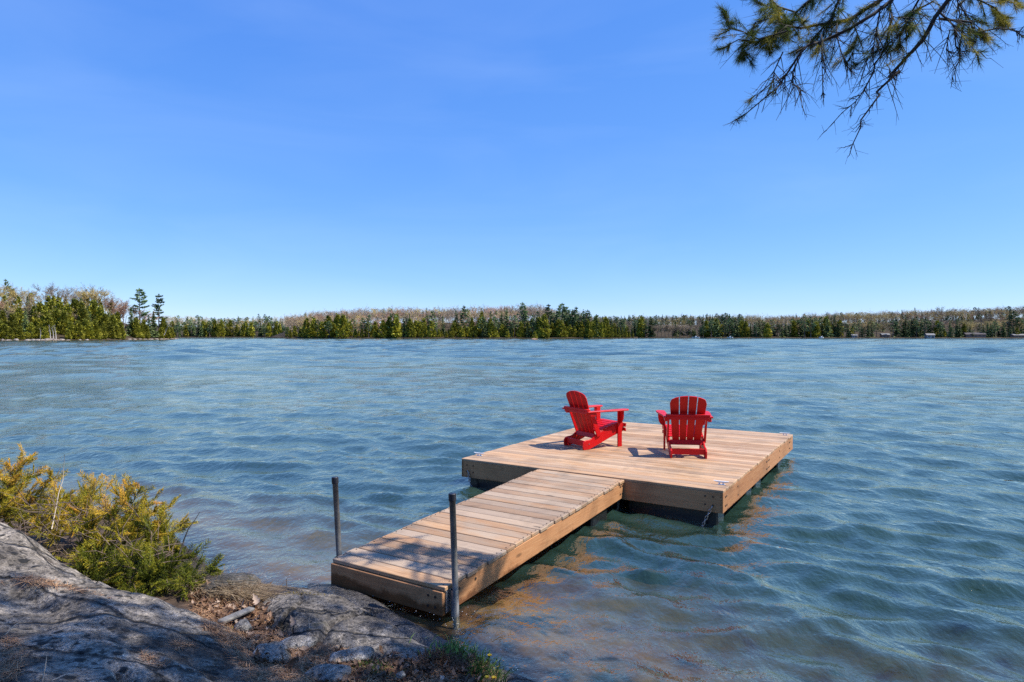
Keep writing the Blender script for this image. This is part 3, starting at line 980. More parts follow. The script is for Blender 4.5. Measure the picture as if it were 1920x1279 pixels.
TG = random.Random(17)
def place_tree(proto, pos, height, label, cat, group, name=None, width=1.0, tilt=None, trunk_mat=None):
    s = height / proto.h
    root = empty(name or proto.name, tuple(pos), TG.uniform(0, 6.28))
    root.scale = (s * width, s * width, s)
    if tilt: root.rotation_euler = (tilt[0], tilt[1], TG.uniform(0, 6.28))
    tag(root, label, cat, group)
    obj('crown', proto.crown, root)
    if trunk_mat is None:
        obj('trunk', proto.trunk, root)
    return root

ROWS = {}
# --- land masses: columns of (photo x, distance of waterline, ridge distance, skyline y, tree height on the ridge)
def lerp_tab(tab, x):
    xs = [t[0] for t in tab]
    return [float(np.interp(x, xs, [t[i] for t in tab])) for i in range(1, len(tab[0]))]

LANDS = {
    'peninsula': [(-900, 150, 330, 520, 13), (-200, 225, 330, 525, 13), (0, 252, 330, 542, 13), (100, 262, 335, 548, 13), (180, 280, 345, 556, 12), (230, 305, 350, 580, 10), (300, 340, 365, 606, 8), (332, 352, 366, 634, 3)],
    'west_shore': [(120, 720, 900, 592, 15), (330, 720, 900, 597, 15), (430, 735, 900, 599, 15), (560, 740, 900, 598, 15), (760, 740, 900, 600, 15)],
    'headland': [(500, 560, 590, 628, 4), (525, 530, 600, 606, 13), (560, 515, 600, 596, 14), (620, 500, 600, 590, 14), (700, 497, 600, 585, 14), (800, 492, 600, 585, 14), (900, 488, 600, 584, 14), (1000, 484, 590, 580, 14),
                 (1080, 484, 580, 590, 14), (1130, 486, 560, 606, 13), (1170, 490, 540, 620, 8), (1196, 495, 520, 630, 3)],
    'east_shore': [(1080, 640, 850, 597, 14), (1250, 600, 850, 596, 14), (1340, 575, 830, 594, 14), (1440, 560, 820, 597, 14), (1560, 556, 820, 592, 14), (1700, 552, 800, 587, 14), (1920, 545, 780, 580, 14), (2200, 520, 740, 572, 14), (2900, 430, 640, 560, 14)],
}
def land_point(land, px, v):
    d, dr, ys, th = lerp_tab(LANDS[land], px)
    zr = max(0.6, CAM_Z + (HORIZON - ys - 3.0) / FPX * dr - th * 0.62)
    Y = d + v * (dr - d)
    X = (px - CX) / FPX * Y
    s = min(max(v, 0), 1.35)
    sm = (s * s * (3 - 2 * s) if s < 1 else 1.0)
    z = 0.35 + min(1.0, v * 8 if v > 0 else 0) * 0.7 + (zr - 1.0) * sm
    if v <= 0: z = 0.35 + v * 60
    return Vector((X, Y, z))

def land_mat():
    k = NT('forest_floor')
    g = k.n('ShaderNodeNewGeometry'); pos = g.outputs['Position']
    n1 = k.noise(pos, 0.25, 5, 0.6); n2 = k.noise(pos, 1.4, 4, 0.6)
    c = k.mix((0.030, 0.022, 0.014), (0.10, 0.075, 0.045), n1)
    c = k.mix(c, k.ramp(n2, [(0.3, 0.5), (0.7, 1.3)]), 1.0, 'MULTIPLY')
    k.principled(c, 0.95, None, spec=0.1)
    return k.m
M['land'] = land_mat()
for nm, tab in LANDS.items():
    xs = np.arange(tab[0][0], tab[-1][0] + 1, 6)
    vsn = [-0.04, -0.008, 0.0, 0.03, 0.1, 0.22, 0.4, 0.6, 0.8, 1.0, 1.4]
    V = [land_point(nm, float(x), v) for v in vsn for x in xs]
    V = np.array([tuple(v) for v in V])
    V[:, 2] += fbm(V * np.array([1, 1, 0]), 0.15, 3, 4) * 0.35 * (V[:, 2] > 0.1)
    me = fast_mesh('far_' + nm, V, grid_faces(len(xs), len(vsn)), [M['land']], smooth=True)
    tag(obj(nm + '_land', me), 'low wooded land across the lake', None, kind='structure')

def tree_at(land, kind, px, ytop, v, label, group, protos=None, width=1.0, cat=None, tilt=None, jitter=0.0, **kw):
    p = land_point(land, px, v)
    ztop = CAM_Z + (HORIZON - ytop) / FPX * p.y
    h = max(2.0, ztop - p.z)
    pr = TG.choice((protos or FARP)[kind])
    cats = {'spruce': 'tree', 'pine': 'tree', 'cedar': 'tree', 'bare': 'tree', 'bud': 'tree', 'rust': 'tree'}
    o = place_tree(pr, p, h, label, cat or cats[kind], group, width=width, tilt=tilt, **kw)
    if group: ROWS.setdefault((group, label), []).append((px, o))
    return o

# --- peninsula: trees one can tell apart
tree_at('peninsula', 'pine', 262, 543, 0.35, 'taller of the two tall pines near the peninsula tip', None, NEARP, 1.05)
tree_at('peninsula', 'pine', 298, 553, 0.30, 'right one of the two tall pines near the peninsula tip', None, NEARP, 1.1)
tree_at('peninsula', 'pine', 24, 523, 0.9, 'windswept pine rising above the peninsula skyline at the left edge', None, NEARP, 0.75, tilt=(0.0, -0.22))
PEN = 'trees on the left peninsula'
for px, yt, v in ((86, 531, .95), (104, 538, .9), (122, 540, .95), (135, 547, .9), (60, 545, 1.0), (150, 540, .95), (172, 536, .95), (-20, 530, 1), (198, 556, .8), (212, 560, .75), (8, 530, 1.0), (112, 552, .8), (226, 566, .7), (145, 552, .8)):
    tree_at('peninsula', 'bare', px, yt, v, 'leafless grey tree on top of the left peninsula', PEN + ', leafless', NEARP, 1.15)
for px, yt, v in ((34, 541, .85), (50, 548, .8), (14, 552, .75), (184, 544, .85), (165, 545, .85), (-8, 548, .8), (62, 566, .6)):
    tree_at('peninsula', 'bud', px, yt, v, 'yellow budding tree on top of the left peninsula', PEN + ', budding', NEARP, 1.25)
for px, yt, v in ((208, 563, .7), (232, 570, .5), (2, 566, .6), (270, 583, .4), (222, 574, .6)):
    tree_at('peninsula', 'rust', px, yt, v, 'reddish budding tree among the cedars of the peninsula', PEN + ', reddish', NEARP, 1.15)
for px, yt, v in ((52, 555, .6), (66, 573, .35), (48, 582, .16), (137, 560, .4), (163, 574, .3), (246, 576, .18), (288, 583, .12), (279, 590, .1), (204, 586, .2), (-6, 578, .3)):
    tree_at('peninsula', 'spruce', px, yt, v, 'dark conical spruce on the left peninsula', PEN + ', spruce', NEARP, 1.25)
for px, yt, v in ((5, 584, .2), (24, 588, .18), (76, 567, .4), (84, 575, .25), (96, 565, .38), (113, 567, .36), (107, 580, .25), (127, 572, .3), (141, 563, .36), (153, 569, .3), (176, 564, .36), (188, 576, .25), (220, 586, .2), (157, 580, .2), (120, 584, .2),
                  (197, 590, .15), (212, 592, .12), (255, 596, .1), (37, 578, .25), (92, 590, .16), (306, 598, .15), (270, 600, .12)):
    tree_at('peninsula', 'cedar', px, yt, v, 'tall olive green cedar on the left peninsula', PEN + ', tall cedars', NEARP, 1.35)
for px, yt, v in ((10, 608, .05), (28, 603, .06), (58, 606, .05), (70, 612, .05), (132, 604, .05), (146, 602, .04), (161, 599, .05), (178, 601, .04), (194, 606, .04), (208, 604, .05), (219, 610, .04), (226, 606, .05), (265, 607, .06), (275, 611, .05),
                  (312, 608, .10), (321, 614, .08), (20, 616, .03), (38, 611, .04), (-12, 606, .04), (128, 618, .03), (185, 613, .03), (170, 612, .03), (301, 615, .05)):
    tree_at('peninsula', 'cedar', px, yt, v, 'low bushy yellow green cedar at the water edge of the peninsula', PEN + ', waterside cedars', NEARP, 1.6)
tree_at('peninsula', 'cedar', 42, 627, .015, 'small round golden bush on the shore rocks at far left', None, NEARP, 2.0, cat='bush')
tree_at('peninsula', 'cedar', 84, 616, .02, 'single golden cedar between the pale trunks on the peninsula', None, NEARP, 1.6)

def bare_trunk(land, px0, y0, px1, y1, v, r, label, group=None):
    p = land_point(land, px0, v)
    q = unproject(px1, y1, depth=p.y)
    root = empty('birch_tree', tuple(p)); tag(root, label, 'tree', group)
    e = q - p
    m1 = e * 0.55 + Vector((0.25, 0, 0))
    vv, ff = tube([(0, 0, -0.4), tuple(m1), tuple(e)], [r, r * .75, r * .25], 6)
    obj('trunk', new_mesh('trunk', vv, ff, [M['birch']], True), root)
    parts = []
    for i in range(7):
        f = 0.5 + i * 0.07
        a = e * f
        d = Vector((TG.uniform(-.6, .6), TG.uniform(-.6, .6), 0.9)) * e.length * 0.16
        parts.append(tube([tuple(a), tuple(a + d * .6), tuple(a + d)], [r * .3, r * .2, r * .08], 4, False))
    vv, ff = join(*parts)
    obj('crown', new_mesh('crown', vv, ff, [M['birch']]), root)
bare_trunk('peninsula', 95, 633, 91, 610, .012, .16, 'leftmost of three pale leaning trunks on the peninsula shore', None)
bare_trunk('peninsula', 100.5, 634, 97, 612, .012, .16, 'middle of three pale leaning trunks on the peninsula shore', None)
bare_trunk('peninsula', 105.5, 634, 101, 610, .012, .18, 'rightmost of three pale leaning trunks on the peninsula shore', None)
bare_trunk('peninsula', 75, 635, 75.5, 615, .012, .14, 'thin upright pale trunk on the peninsula shore', None)
bare_trunk('peninsula', 304, 628, 316, 609, .05, .20, 'white birch leaning right at the peninsula tip', None)
bare_trunk('peninsula', 264.5, 622, 263, 588, .06, .20, 'white birch standing below the two tall pines', None)
bare_trunk('peninsula', 227, 610, 238, 591, .16, .16, 'crooked pale birch above the waterside cedars', None)

# shore rocks of the peninsula
def rock_mesh(name, dims, seed, mat, sub=3, rough=0.22):
    import bmesh
    bm = bmesh.new()
    bmesh.ops.create_icosphere(bm, subdivisions=sub, radius=1.0)
    V = np.array([v.co[:] for v in bm.verts])
    n = fbm(V + seed * 3.7, 1.2, 4, seed) * rough * 1.6 + fbm(V + seed, 4.0, 2, seed + 5) * rough * 0.35
    # flatten facets
    V = V * (1 + n)[:, None]
    for q in range(4):
        dq = np.random.default_rng(seed * 11 + q).normal(size=3); dq /= np.linalg.norm(dq)
        lim = 0.72
        pr = V @ dq
        V -= np.clip(pr - lim, 0, None)[:, None] * dq * 0.8
    V = V * np.array(dims) * 0.5
    for v, c in zip(bm.verts, V): v.co = c
    me = bpy.data.meshes.new(name)
    bm.to_mesh(me); bm.free()
    me.polygons.foreach_set('use_smooth', [True] * len(me.polygons))
    me.materials.append(mat)
    return me

def granite(name, light, dark, spot, nscale=1.0, spots=0.5, moss=None, wet=False):
    k = NT(name)
    tc = k.n('ShaderNodeTexCoord'); v = tc.outputs['Object']
    big = k.noise(v, 2.2 * nscale, 5, 0.62, 0.4); med = k.noise(v, 9 * nscale, 5, 0.65); fin = k.noise(v, 60 * nscale, 3, 0.7)
    c = k.mix(dark, light, k.ramp(big, [(0.34, 0.0), (0.62, 1.0)]))
    c = k.mix(c, k.ramp(med, [(0.32, 0.35), (0.5, 0.9), (0.68, 1.45)]), 0.85, 'MULTIPLY')
    c = k.mix(c, k.ramp(fin, [(0.33, 0.35), (0.5, 1.0), (0.66, 1.7)]), 0.75, 'MULTIPLY')
    pit = k.noise(k.mapping(v, (1, 1, 1), (0.3, 0.2, 0.5)), 24 * nscale, 4, 0.62)
    c = k.mix(c, k.ramp(pit, [(0.36, 0.10), (0.45, 0.85), (0.60, 1.0), (0.68, 1.6)]), 0.9, 'MULTIPLY')
    # black lichen cushions
    vo = k.n('ShaderNodeTexVoronoi'); vo.inputs['Scale'].default_value = 10.0 * nscale
    wv = k.mix(v, k.noise(v, 5 * nscale, 3), 0.06, 'ADD')
    k.l(wv, vo.inputs['Vector'])
    reg = k.ramp(k.noise(v, 1.6 * nscale, 4, 0.65), [(0.40, 0.0), (0.50, 1.0)])
    sp_ = k.math('MULTIPLY', k.ramp(k.math('ADD', vo.outputs['Distance'], k.math('MULTIPLY', k.math('SUBTRACT', med, 0.5), 0.55)), [(0.20, 1.0), (0.32, 0.0)]), reg)
    sp_ = k.math('MULTIPLY', sp_, spots)
    c = k.mix(c, spot, sp_)
    if moss is not None:
        mreg = k.ramp(k.noise(k.mapping(v, loc=(5, 3, 1)), 2.6 * nscale, 5, 0.7), [(0.60, 0.0), (0.68, 0.75)])
        c = k.mix(c, moss, mreg)
    ve = k.n('ShaderNodeTexVoronoi'); ve.feature = 'DISTANCE_TO_EDGE'; ve.inputs['Scale'].default_value = 1.1 * nscale
    k.l(k.mix(k.mapping(v, (0.55, 1.5, 1.0), (0, 0, 0.65)), k.noise(v, 3 * nscale, 4), 0.35, 'ADD'), ve.inputs['Vector'])
    crk = k.ramp(ve.outputs['Distance'], [(0.0, 0.0), (0.028, 1.0)])
    c = k.mix(c, k.ramp(crk, [(0.0, 0.12), (1.0, 1.0)]), 0.85, 'MULTIPLY')
    h = k.math('ADD', k.math('ADD', med, k.math('MULTIPLY', crk, 0.9)), k.math('ADD', k.math('ADD', k.math('MULTIPLY', fin, 0.25), k.math('MULTIPLY', pit, 0.7)), k.math('MULTIPLY', sp_, 0.35)))
    b = k.bump(h, 1.0, 0.055 / nscale ** .5)
    k.principled(c, 0.36 if wet else 0.85, b, spec=0.5 if wet else 0.3)
    return k.m
M['pale_rock'] = granite('pale_shore_rock', (0.46, 0.40, 0.35), (0.22, 0.17, 0.14), (0.06, 0.05, 0.04), 0.25, 0.4)
RK = random.Random(3)
rock_protos = [rock_mesh('shore_rock', (1, 1, 1), 30 + i, M['pale_rock'], 2) for i in range(4)]
for i, (px, w) in enumerate(((-30, 12), (5, 9), (16, 12), (30, 10), (52, 14), (62, 9), (70, 13), (80, 10), (90, 16), (98, 18), (106, 12), (116, 13), (128, 12), (150, 10), (163, 8), (243, 10), (252, 12), (262, 10), (271, 13), (281, 14), (293, 12), (303, 11), (312, 14), (322, 15), (330, 10))):
    p = land_point('peninsula', px, -0.004)
    sc = w / FPX * p.y
    o = obj('shore_rock', rock_protos[i % 4], None, (p.x, p.y, 0.12), (0, 0, RK.uniform(0, 6.28)))
    o.scale = (sc, sc * 0.7, RK.uniform(1.0, 1.9) if px < 120 else RK.uniform(0.7, 1.2))
    tag(o, 'pale rock at the waterline of the left peninsula', 'rock', 'pale rocks along the peninsula shore')
    ROWS.setdefault(('pale rocks along the peninsula shore', 'pale rock at the waterline of the left peninsula'), []).append((px, o))

# --- headland and other shores: the front rows are trees of their own
FR = random.Random(23)
cnt = 0
HL = 'trees along the central headland'
for px in np.arange(536, 1150, 4.6):
    px = px + FR.uniform(-3, 3)
    k = FR.choices(['cedar', 'spruce', 'pine'], [0.72, 0.16, 0.12])[0]
    yt = FR.uniform(596, 617) if k == 'cedar' else FR.uniform(588, 606)
    yt += 5 * math.sin(px / 21.0) + 4 * math.sin(px / 8.7 + 1)
    if px < 560: yt += 6
    lab = {'cedar': 'olive cedar in the waterside row of the central headland', 'spruce': 'dark spruce in the waterside row of the central headland', 'pine': 'pine in the waterside row of the central headland'}[k]
    tree_at('headland', k, px, yt, FR.choice((.03, .07, .12)) + FR.uniform(-.01, .02), lab, HL + ', ' + k, None, 1.5 if k == 'cedar' else 1.15)
for px, yt, k in ((870, 574, 'pine'), (855, 581, 'spruce'), (812, 583, 'pine'), (757, 594, 'spruce'), (767, 598, 'spruce'), (743, 590, 'cedar'), (903, 588, 'cedar'), (950, 576, 'spruce'), (940, 583, 'spruce'), (980, 568, 'pine'), (984, 577, 'pine'), (920, 582, 'spruce'),
                  (1028, 571, 'pine'), (1054, 570, 'pine'), (1062, 576, 'pine'), (1044, 582, 'spruce'), (1080, 576, 'pine'), (1074, 582, 'pine'), (1094, 580, 'spruce'), (1102, 582, 'pine'), (1098, 590, 'spruce'), (1118, 590, 'pine'), (1130, 592, 'spruce'), (1070, 592, 'pine'), (1036, 592, 'pine'), (1006, 596, 'spruce'), (885, 596, 'cedar'), (1088, 594, 'pine')):
    tree_at('headland', k, px, yt, .14, {'pine': 'pine standing above its neighbours on the central headland', 'spruce': 'spruce standing above its neighbours on the central headland', 'cedar': 'cedar standing above its neighbours on the central headland'}[k], HL + ', tall ' + k, NEARP if k == 'pine' else None, 1.15)
for i, px in enumerate(np.arange(1102, 1192, 6.5)):
    tree_at('headland', 'cedar', px, 600 + (i * 1.5) + FR.uniform(-3, 3), .04, 'golden green cedar at the right end of the central headland', 'cedars at the headland tip', None, 0.95)
WS = 'trees along the far western shore'
for px in np.arange(322, 540, 5.5):
    px += FR.uniform(-2, 2); k = FR.choices(['cedar', 'spruce', 'pine'], [0.35, 0.3, 0.35])[0]
    tree_at('west_shore', k, px, FR.uniform(598, 611), FR.uniform(0.02, .1), {'cedar': 'distant cedar between the peninsula and the headland', 'spruce': 'distant spruce between the peninsula and the headland', 'pine': 'distant pine between the peninsula and the headland'}[k], WS + ', ' + k, None, 1.25)
for px, yt in ((370, 591), (485, 589), (497, 590), (505, 593), (447, 594), (461, 596), (415, 597), (540, 597), (575, 595), (587, 595)):
    tree_at('west_shore', 'pine', px, yt, .5, 'taller distant pine between the peninsula and the headland', WS + ', tall pines', None, 1.1)
ES = 'trees along the far eastern shore'
for px in np.arange(1150, 1935, 5.6):
    px += FR.uniform(-3, 3)
    if 1225 < px < 1296 or 1645 < px < 1668 or 1736 < px < 1754: continue
    k = FR.choices(['cedar', 'spruce', 'pine'], [0.20, 0.45, 0.35])[0]
    yt = FR.uniform(597, 612) if px < 1820 else FR.uniform(608, 618)
    yt += 5 * math.sin(px / 26.0 + 2) + 3.5 * math.sin(px / 9.3)
    tree_at('east_shore', k, px, yt, FR.uniform(.01, .07), {'cedar': 'distant cedar by the water of the eastern shore', 'spruce': 'distant spruce by the water of the eastern shore', 'pine': 'distant pine by the water of the eastern shore'}[k], ES + ', ' + k, None, 1.45)
for px, yt, v in ((1360, 587, .1), (1354, 592, .1), (1900, 584, .06), (1893, 592, .06), (1912, 596, .05), (1528, 596, .07), (1540, 595, .07), (1486, 598, .07), (1500, 599, .07), (1718, 594, .07), (1712, 597, .06), (1430, 600, .08), (1385, 599, .08)):
    tree_at('east_shore', 'pine', px, yt, v, 'tall distant pine rising from the eastern shore', ES + ', tall pines', None, 1.35)
tree_at('east_shore', 'pine', 1715, 577, .98, 'lone pine breaking the skyline of the eastern hill', None, None, 0.6)
tree_at('east_shore', 'bare', 1761, 575, .98, 'lone leafless tree breaking the skyline of the eastern hill', None, NEARP, 0.9)
for px in np.arange(1226, 1300, 7.0):
    tree_at('east_shore', 'bare', px, FR.uniform(606, 612), .03, 'grey leafless shoreline tree in the gap of the eastern shore', ES + ', leafless', None, 1.5)

# the hillside woods behind read as one mass
def wood_mass(name, label, picks):
    VV, TT, MI, mats = [], [], [], []
    for (land, kind, px, ytop, v, w) in picks:
        pr = TG.choice(FARP[kind])
        if pr.mat not in mats: mats.append(pr.mat)
        p = land_point(land, px, v)
        h = max(4.0, CAM_Z + (HORIZON - ytop) / FPX * p.y - p.z) if ytop else w[1]
        s = h / pr.h
        a = TG.uniform(0, 6.283); ca, sa = math.cos(a), math.sin(a)
        V = pr.V.reshape(-1, 3, 3)
        n = len(V); keep = np.random.default_rng(TG.randrange(1 << 30)).permutation(n)[: int(n * 0.5)]
        V = V[keep].copy()
        # fewer pieces, each a little larger
        cen = V.mean(1, keepdims=True)
        if kind in ('bare', 'bud', 'rust'): V = cen + (V - cen) * 1.12
        else: V = cen + (V - cen) * 1.4
        V = V.reshape(-1, 3) * np.array([s * w[0], s * w[0], s])
        X = V[:, 0] * ca - V[:, 1] * sa + p.x; Y = V[:, 0] * sa + V[:, 1] * ca + p.y
        VV.append(np.stack([X, Y, V[:, 2] + p.z], 1))
        tt = np.clip(pr.T[keep] + TG.uniform(-.22, .22), 0, 1)
        TT.append(tt); MI.append(np.full(len(tt), mats.index(pr.mat)))
    V = np.concatenate(VV); T = np.concatenate(TT)
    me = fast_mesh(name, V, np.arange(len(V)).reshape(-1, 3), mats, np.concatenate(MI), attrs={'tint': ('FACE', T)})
    o = obj(name, me)
    tag(o, label, 'woods', kind='stuff')
picks = []
W1 = random.Random(41)
for v in (0.2, 0.32, 0.45, 0.58, 0.7, 0.82, 0.93, 1.0):
    for px in np.arange(540, 1130, 9.5):
        x = px + W1.uniform(-5, 5)
        k = W1.choices(['bare', 'bud', 'rust', 'spruce', 'pine'], [.66, .14, .10, .05, .05])[0]
        if x > 1030: k = W1.choices(['bare', 'spruce', 'pine'], [.4, .3, .3])[0]
        picks.append(('headland', k, x, None, v, (1.1, W1.uniform(11.5, 15.0))))
for px in np.arange(545, 1130, 5.5):
    for v in (0.97, 1.04):
        picks.append(('headland', W1.choice(['bare', 'bud', 'rust']), px + W1.uniform(-3, 3), None, v, (1.9, W1.uniform(7, 11))))
wood_mass('headland_woods', 'grey leafless woods on the rise of the central headland', picks)
picks = []
for v in (0.08, 0.2, 0.35, 0.5, 0.65, 0.8, 0.95):
    for px in np.arange(310, 640, 9):
        k = W1.choices(['bare', 'bud', 'spruce', 'pine'], [.35, .1, .25, .30])[0]
        picks.append(('west_shore', k, px + W1.uniform(-4, 4), None, v, (1.3, W1.uniform(12, 16))))
for px in np.arange(310, 640, 6):
    picks.append(('west_shore', W1.choice(['bare', 'bud', 'pine']), px, None, 1.0, (1.9, W1.uniform(6, 9))))
wood_mass('western_woods', 'distant mixed woods between the peninsula and the headland', picks)
picks = []
for v in (0.06, 0.14, 0.24, 0.35, 0.46, 0.57, 0.68, 0.79, 0.9, 1.0):
    for px in np.arange(1120, 1980, 10.5):
        x = px + W1.uniform(-6, 6)
        if x < 1400: k = W1.choices(['bare', 'bud', 'spruce', 'pine'], [.22, .05, .33, .40] if v > .3 else [.5, .1, .2, .2])[0]
        else: k = W1.choices(['bare', 'bud', 'rust', 'spruce', 'pine'], [.50, .30, .08, .06, .06])[0]
        picks.append(('east_shore', k, x, None, v, (1.25, W1.uniform(11, 15))))
for px in np.arange(1120, 1980, 5.5):
    for v in (0.97, 1.03):
        picks.append(('east_shore', W1.choice(['bare', 'bud', 'bud', 'spruce']), px + W1.uniform(-3, 3), None, v, (1.9, W1.uniform(8, 12))))
wood_mass('eastern_woods', 'grey and yellow budding woods on the hill of the eastern shore', picks)
picks = []
for v in (0.3, 0.5, 0.7, 0.9):
    for px in np.arange(-340, 215, 13):
        k = W1.choices(['bare', 'bud', 'cedar', 'spruce'], [.4, .25, .25, .1])[0]
        picks.append(('peninsula', k, px + W1.uniform(-6, 6), None, v, (1.2, W1.uniform(7, 10))))
for px in np.arange(-340, 0, 8):
    picks.append(('peninsula', 'cedar', px + W1.uniform(-4, 4), None, .06, (1.3, W1.uniform(6, 11))))
wood_mass('peninsula_woods', 'tangled undergrowth and saplings filling the left peninsula', picks)

# --- cottages, boats and the islet
M['wall_w'] = simple('white_siding', (0.36, 0.35, 0.34), 0.7)
M['wall_b'] = simple('brown_siding', (0.26, 0.16, 0.12), 0.8)
M['wall_g'] = simple('grey_siding', (0.36, 0.36, 0.37), 0.8)
M['roof_d'] = simple('dark_shingles', (0.07, 0.06, 0.06), 0.9)
M['roof_p'] = simple('pale_metal_roof', (0.16, 0.155, 0.15), 0.6)
M['glass'] = simple('dark_window_glass', (0.02, 0.025, 0.03), 0.1)
def cottage(px, v, w, d, h, rh, wall, roof, label):
    p = land_point('east_shore', px, v)
    c = empty('cottage', (p.x, p.y, p.z - 0.3), R(FR.uniform(-12, 12)))
    tag(c, label, 'cottage')
    vv, ff = chamfer_box(w, d, h, 0.02, (0, 0, h / 2)); obj('wall', new_mesh('wall', vv, ff, [wall]), c)
    pr = [(-w / 2 - .5, h), (w / 2 + .5, h), (w / 2 - w * .1, h + rh), (-w / 2 + w * .1, h + rh)]
    vv = [(-w / 2 - .5, -d / 2 - .5, h), (w / 2 + .5, -d / 2 - .5, h), (w / 2 + .5, d / 2 + .5, h), (-w / 2 - .5, d / 2 + .5, h), (-w / 2 - .5, 0, h + rh), (w / 2 + .5, 0, h + rh)]
    ff = [(0, 1, 5, 4), (2, 3, 4, 5), (0, 4, 3), (1, 2, 5), (0, 3, 2, 1)]
    obj('roof', new_mesh('roof', vv, ff, [roof]), c)
    n = max(2, int(w / 2.6))
    for i in range(n):
        x = -w / 2 + w * (i + .5) / n
        vv, ff = chamfer_box(w / n * .5, .06, 1.1, .01)
        if i == n // 2:
            vv, ff = chamfer_box(1.0, .06, 2.0, .01)
            obj('door', new_mesh('door', vv, ff, [M['glass']]), c, (x, -d / 2 - .03, 1.02))
        else:
            obj('window', new_mesh('window', vv, ff, [M['glass']]), c, (x, -d / 2 - .03, h * .58))
cottage(1659, .035, 6, 5, 2.4, 1.3, M['wall_b'], M['roof_p'], 'cottage with pale metal roof above a sandy bank on the eastern shore')
cottage(1743, .004, 6, 5, 2.4, 1.4, M['wall_w'], M['roof_p'], 'small white boathouse at the water of the eastern shore')
cottage(1826, .03, 15, 7, 2.8, 1.6, M['wall_b'], M['roof_d'], 'long low brown cottage among the trees of the eastern shore')
cottage(1601, .010, 4, 3.5, 2.1, 1.1, M['wall_g'], M['roof_p'], 'small grey cabin under dark spruces on the eastern shore')
cottage(1908, .012, 9, 5, 2.2, 1.1, M['wall_b'], M['roof_p'], 'brown cottage under the tall pine at the right edge')
M['boat'] = simple('white_gelcoat', (0.75, 0.75, 0.76), 0.35)
def boat(px, L, label):
    p = land_point('east_shore', px, -0.02)
    root = empty('boat', (p.x, p.y - 4, 0.0), R(FR.uniform(-20, 20)))
    tag(root, label, 'boat')
    st = []
    for (t, w, z0) in ((-.5, .16, .05), (-.3, .18, 0), (0, .18, 0), (.3, .13, .02), (.45, .05, .1), (.5, .01, .2)):
        st.append([(t * L, -w * L, .75), (t * L, -w * L * .7, z0), (t * L, w * L * .7, z0), (t * L, w * L, .75)])
    V = [q for s_ in st for q in s_]
    F = []
    for i in range(5):
        for j in range(3): F.append((i * 4 + j, i * 4 + j + 1, (i + 1) * 4 + j + 1, (i + 1) * 4 + j))
        F.append((i * 4 + 3, i * 4, (i + 1) * 4, (i + 1) * 4 + 3))
    F.append((0, 3, 2, 1))
    obj('hull', new_mesh('hull', V, F, [M['boat']]), root)
    vv, ff = chamfer_box(L * .2, L * .24, .9, .08, (0.02 * L, 0, 1.15)); obj('windshield', new_mesh('windshield', vv, ff, [M['boat']]), root)
boat(1302, 7, 'white motorboat moored in the gap of the eastern shore')
boat(1366, 5, 'small white boat moored right of the gap in the eastern shore')
boat(1536, 4, 'tiny white boat below the spruces of the eastern shore')
# rocky islet with a small cedar in front of the headland
pi_ = unproject(1002, 637.0, z=0.0)
M['islet'] = granite('islet_rock', (0.40, 0.25, 0.17), (0.22, 0.13, 0.09), (0.05, 0.04, 0.03), 0.3, 0.3)
o = obj('islet', rock_mesh('islet', (5.0, 3.0, 1.4), 77, M['islet'], 3), None, (pi_.x, pi_.y, 0.05))
tag(o, 'small reddish rock islet in front of the central headland', 'islet')
pr = FARP['cedar'][1]
place_tree(pr, Vector((pi_.x + 0.2, pi_.y + 2.5, 0.3)), 4.2, 'tiny cedar growing on the rock islet', 'tree', None, width=1.6)

def ordinal(n):
    w = ['first', 'second', 'third', 'fourth', 'fifth', 'sixth', 'seventh', 'eighth', 'ninth', 'tenth', 'eleventh', 'twelfth']
    if n <= 12: return w[n - 1]
    return '%d%s' % (n, 'th' if 10 < n % 100 < 20 else {1: 'st', 2: 'nd', 3: 'rd'}.get(n % 10, 'th'))
for (grp, lab), lst in ROWS.items():
    lst.sort(key=lambda t: t[0])
    for i, (_, o) in enumerate(lst):
        if len(lst) > 1:
            o['label'] = lab + ', ' + ordinal(i + 1) + ' from the left'

# ------------------------------------------------------------------ near shore: rocks
def poly_dist(P, poly):
    """signed distance to a polygon, positive inside"""
    poly = np.asarray(poly, float); n = len(poly)
    best = np.full(len(P), 1e9); inside = np.zeros(len(P), bool)
    for i in range(n):
        a, b = poly[i], poly[(i + 1) % n]
        d = b - a
        t = np.clip(((P - a) @ d) / (d @ d), 0, 1)
        best = np.minimum(best, np.linalg.norm(P - (a + t[:, None] * d), axis=1))
        c = ((a[1] > P[:, 1]) != (b[1] > P[:, 1]))
        xi = a[0] + (P[:, 1] - a[1]) / (b[1] - a[1] + 1e-12) * d[0]
        inside ^= c & (P[:, 0] < xi)
    return np.where(inside, best, -best)

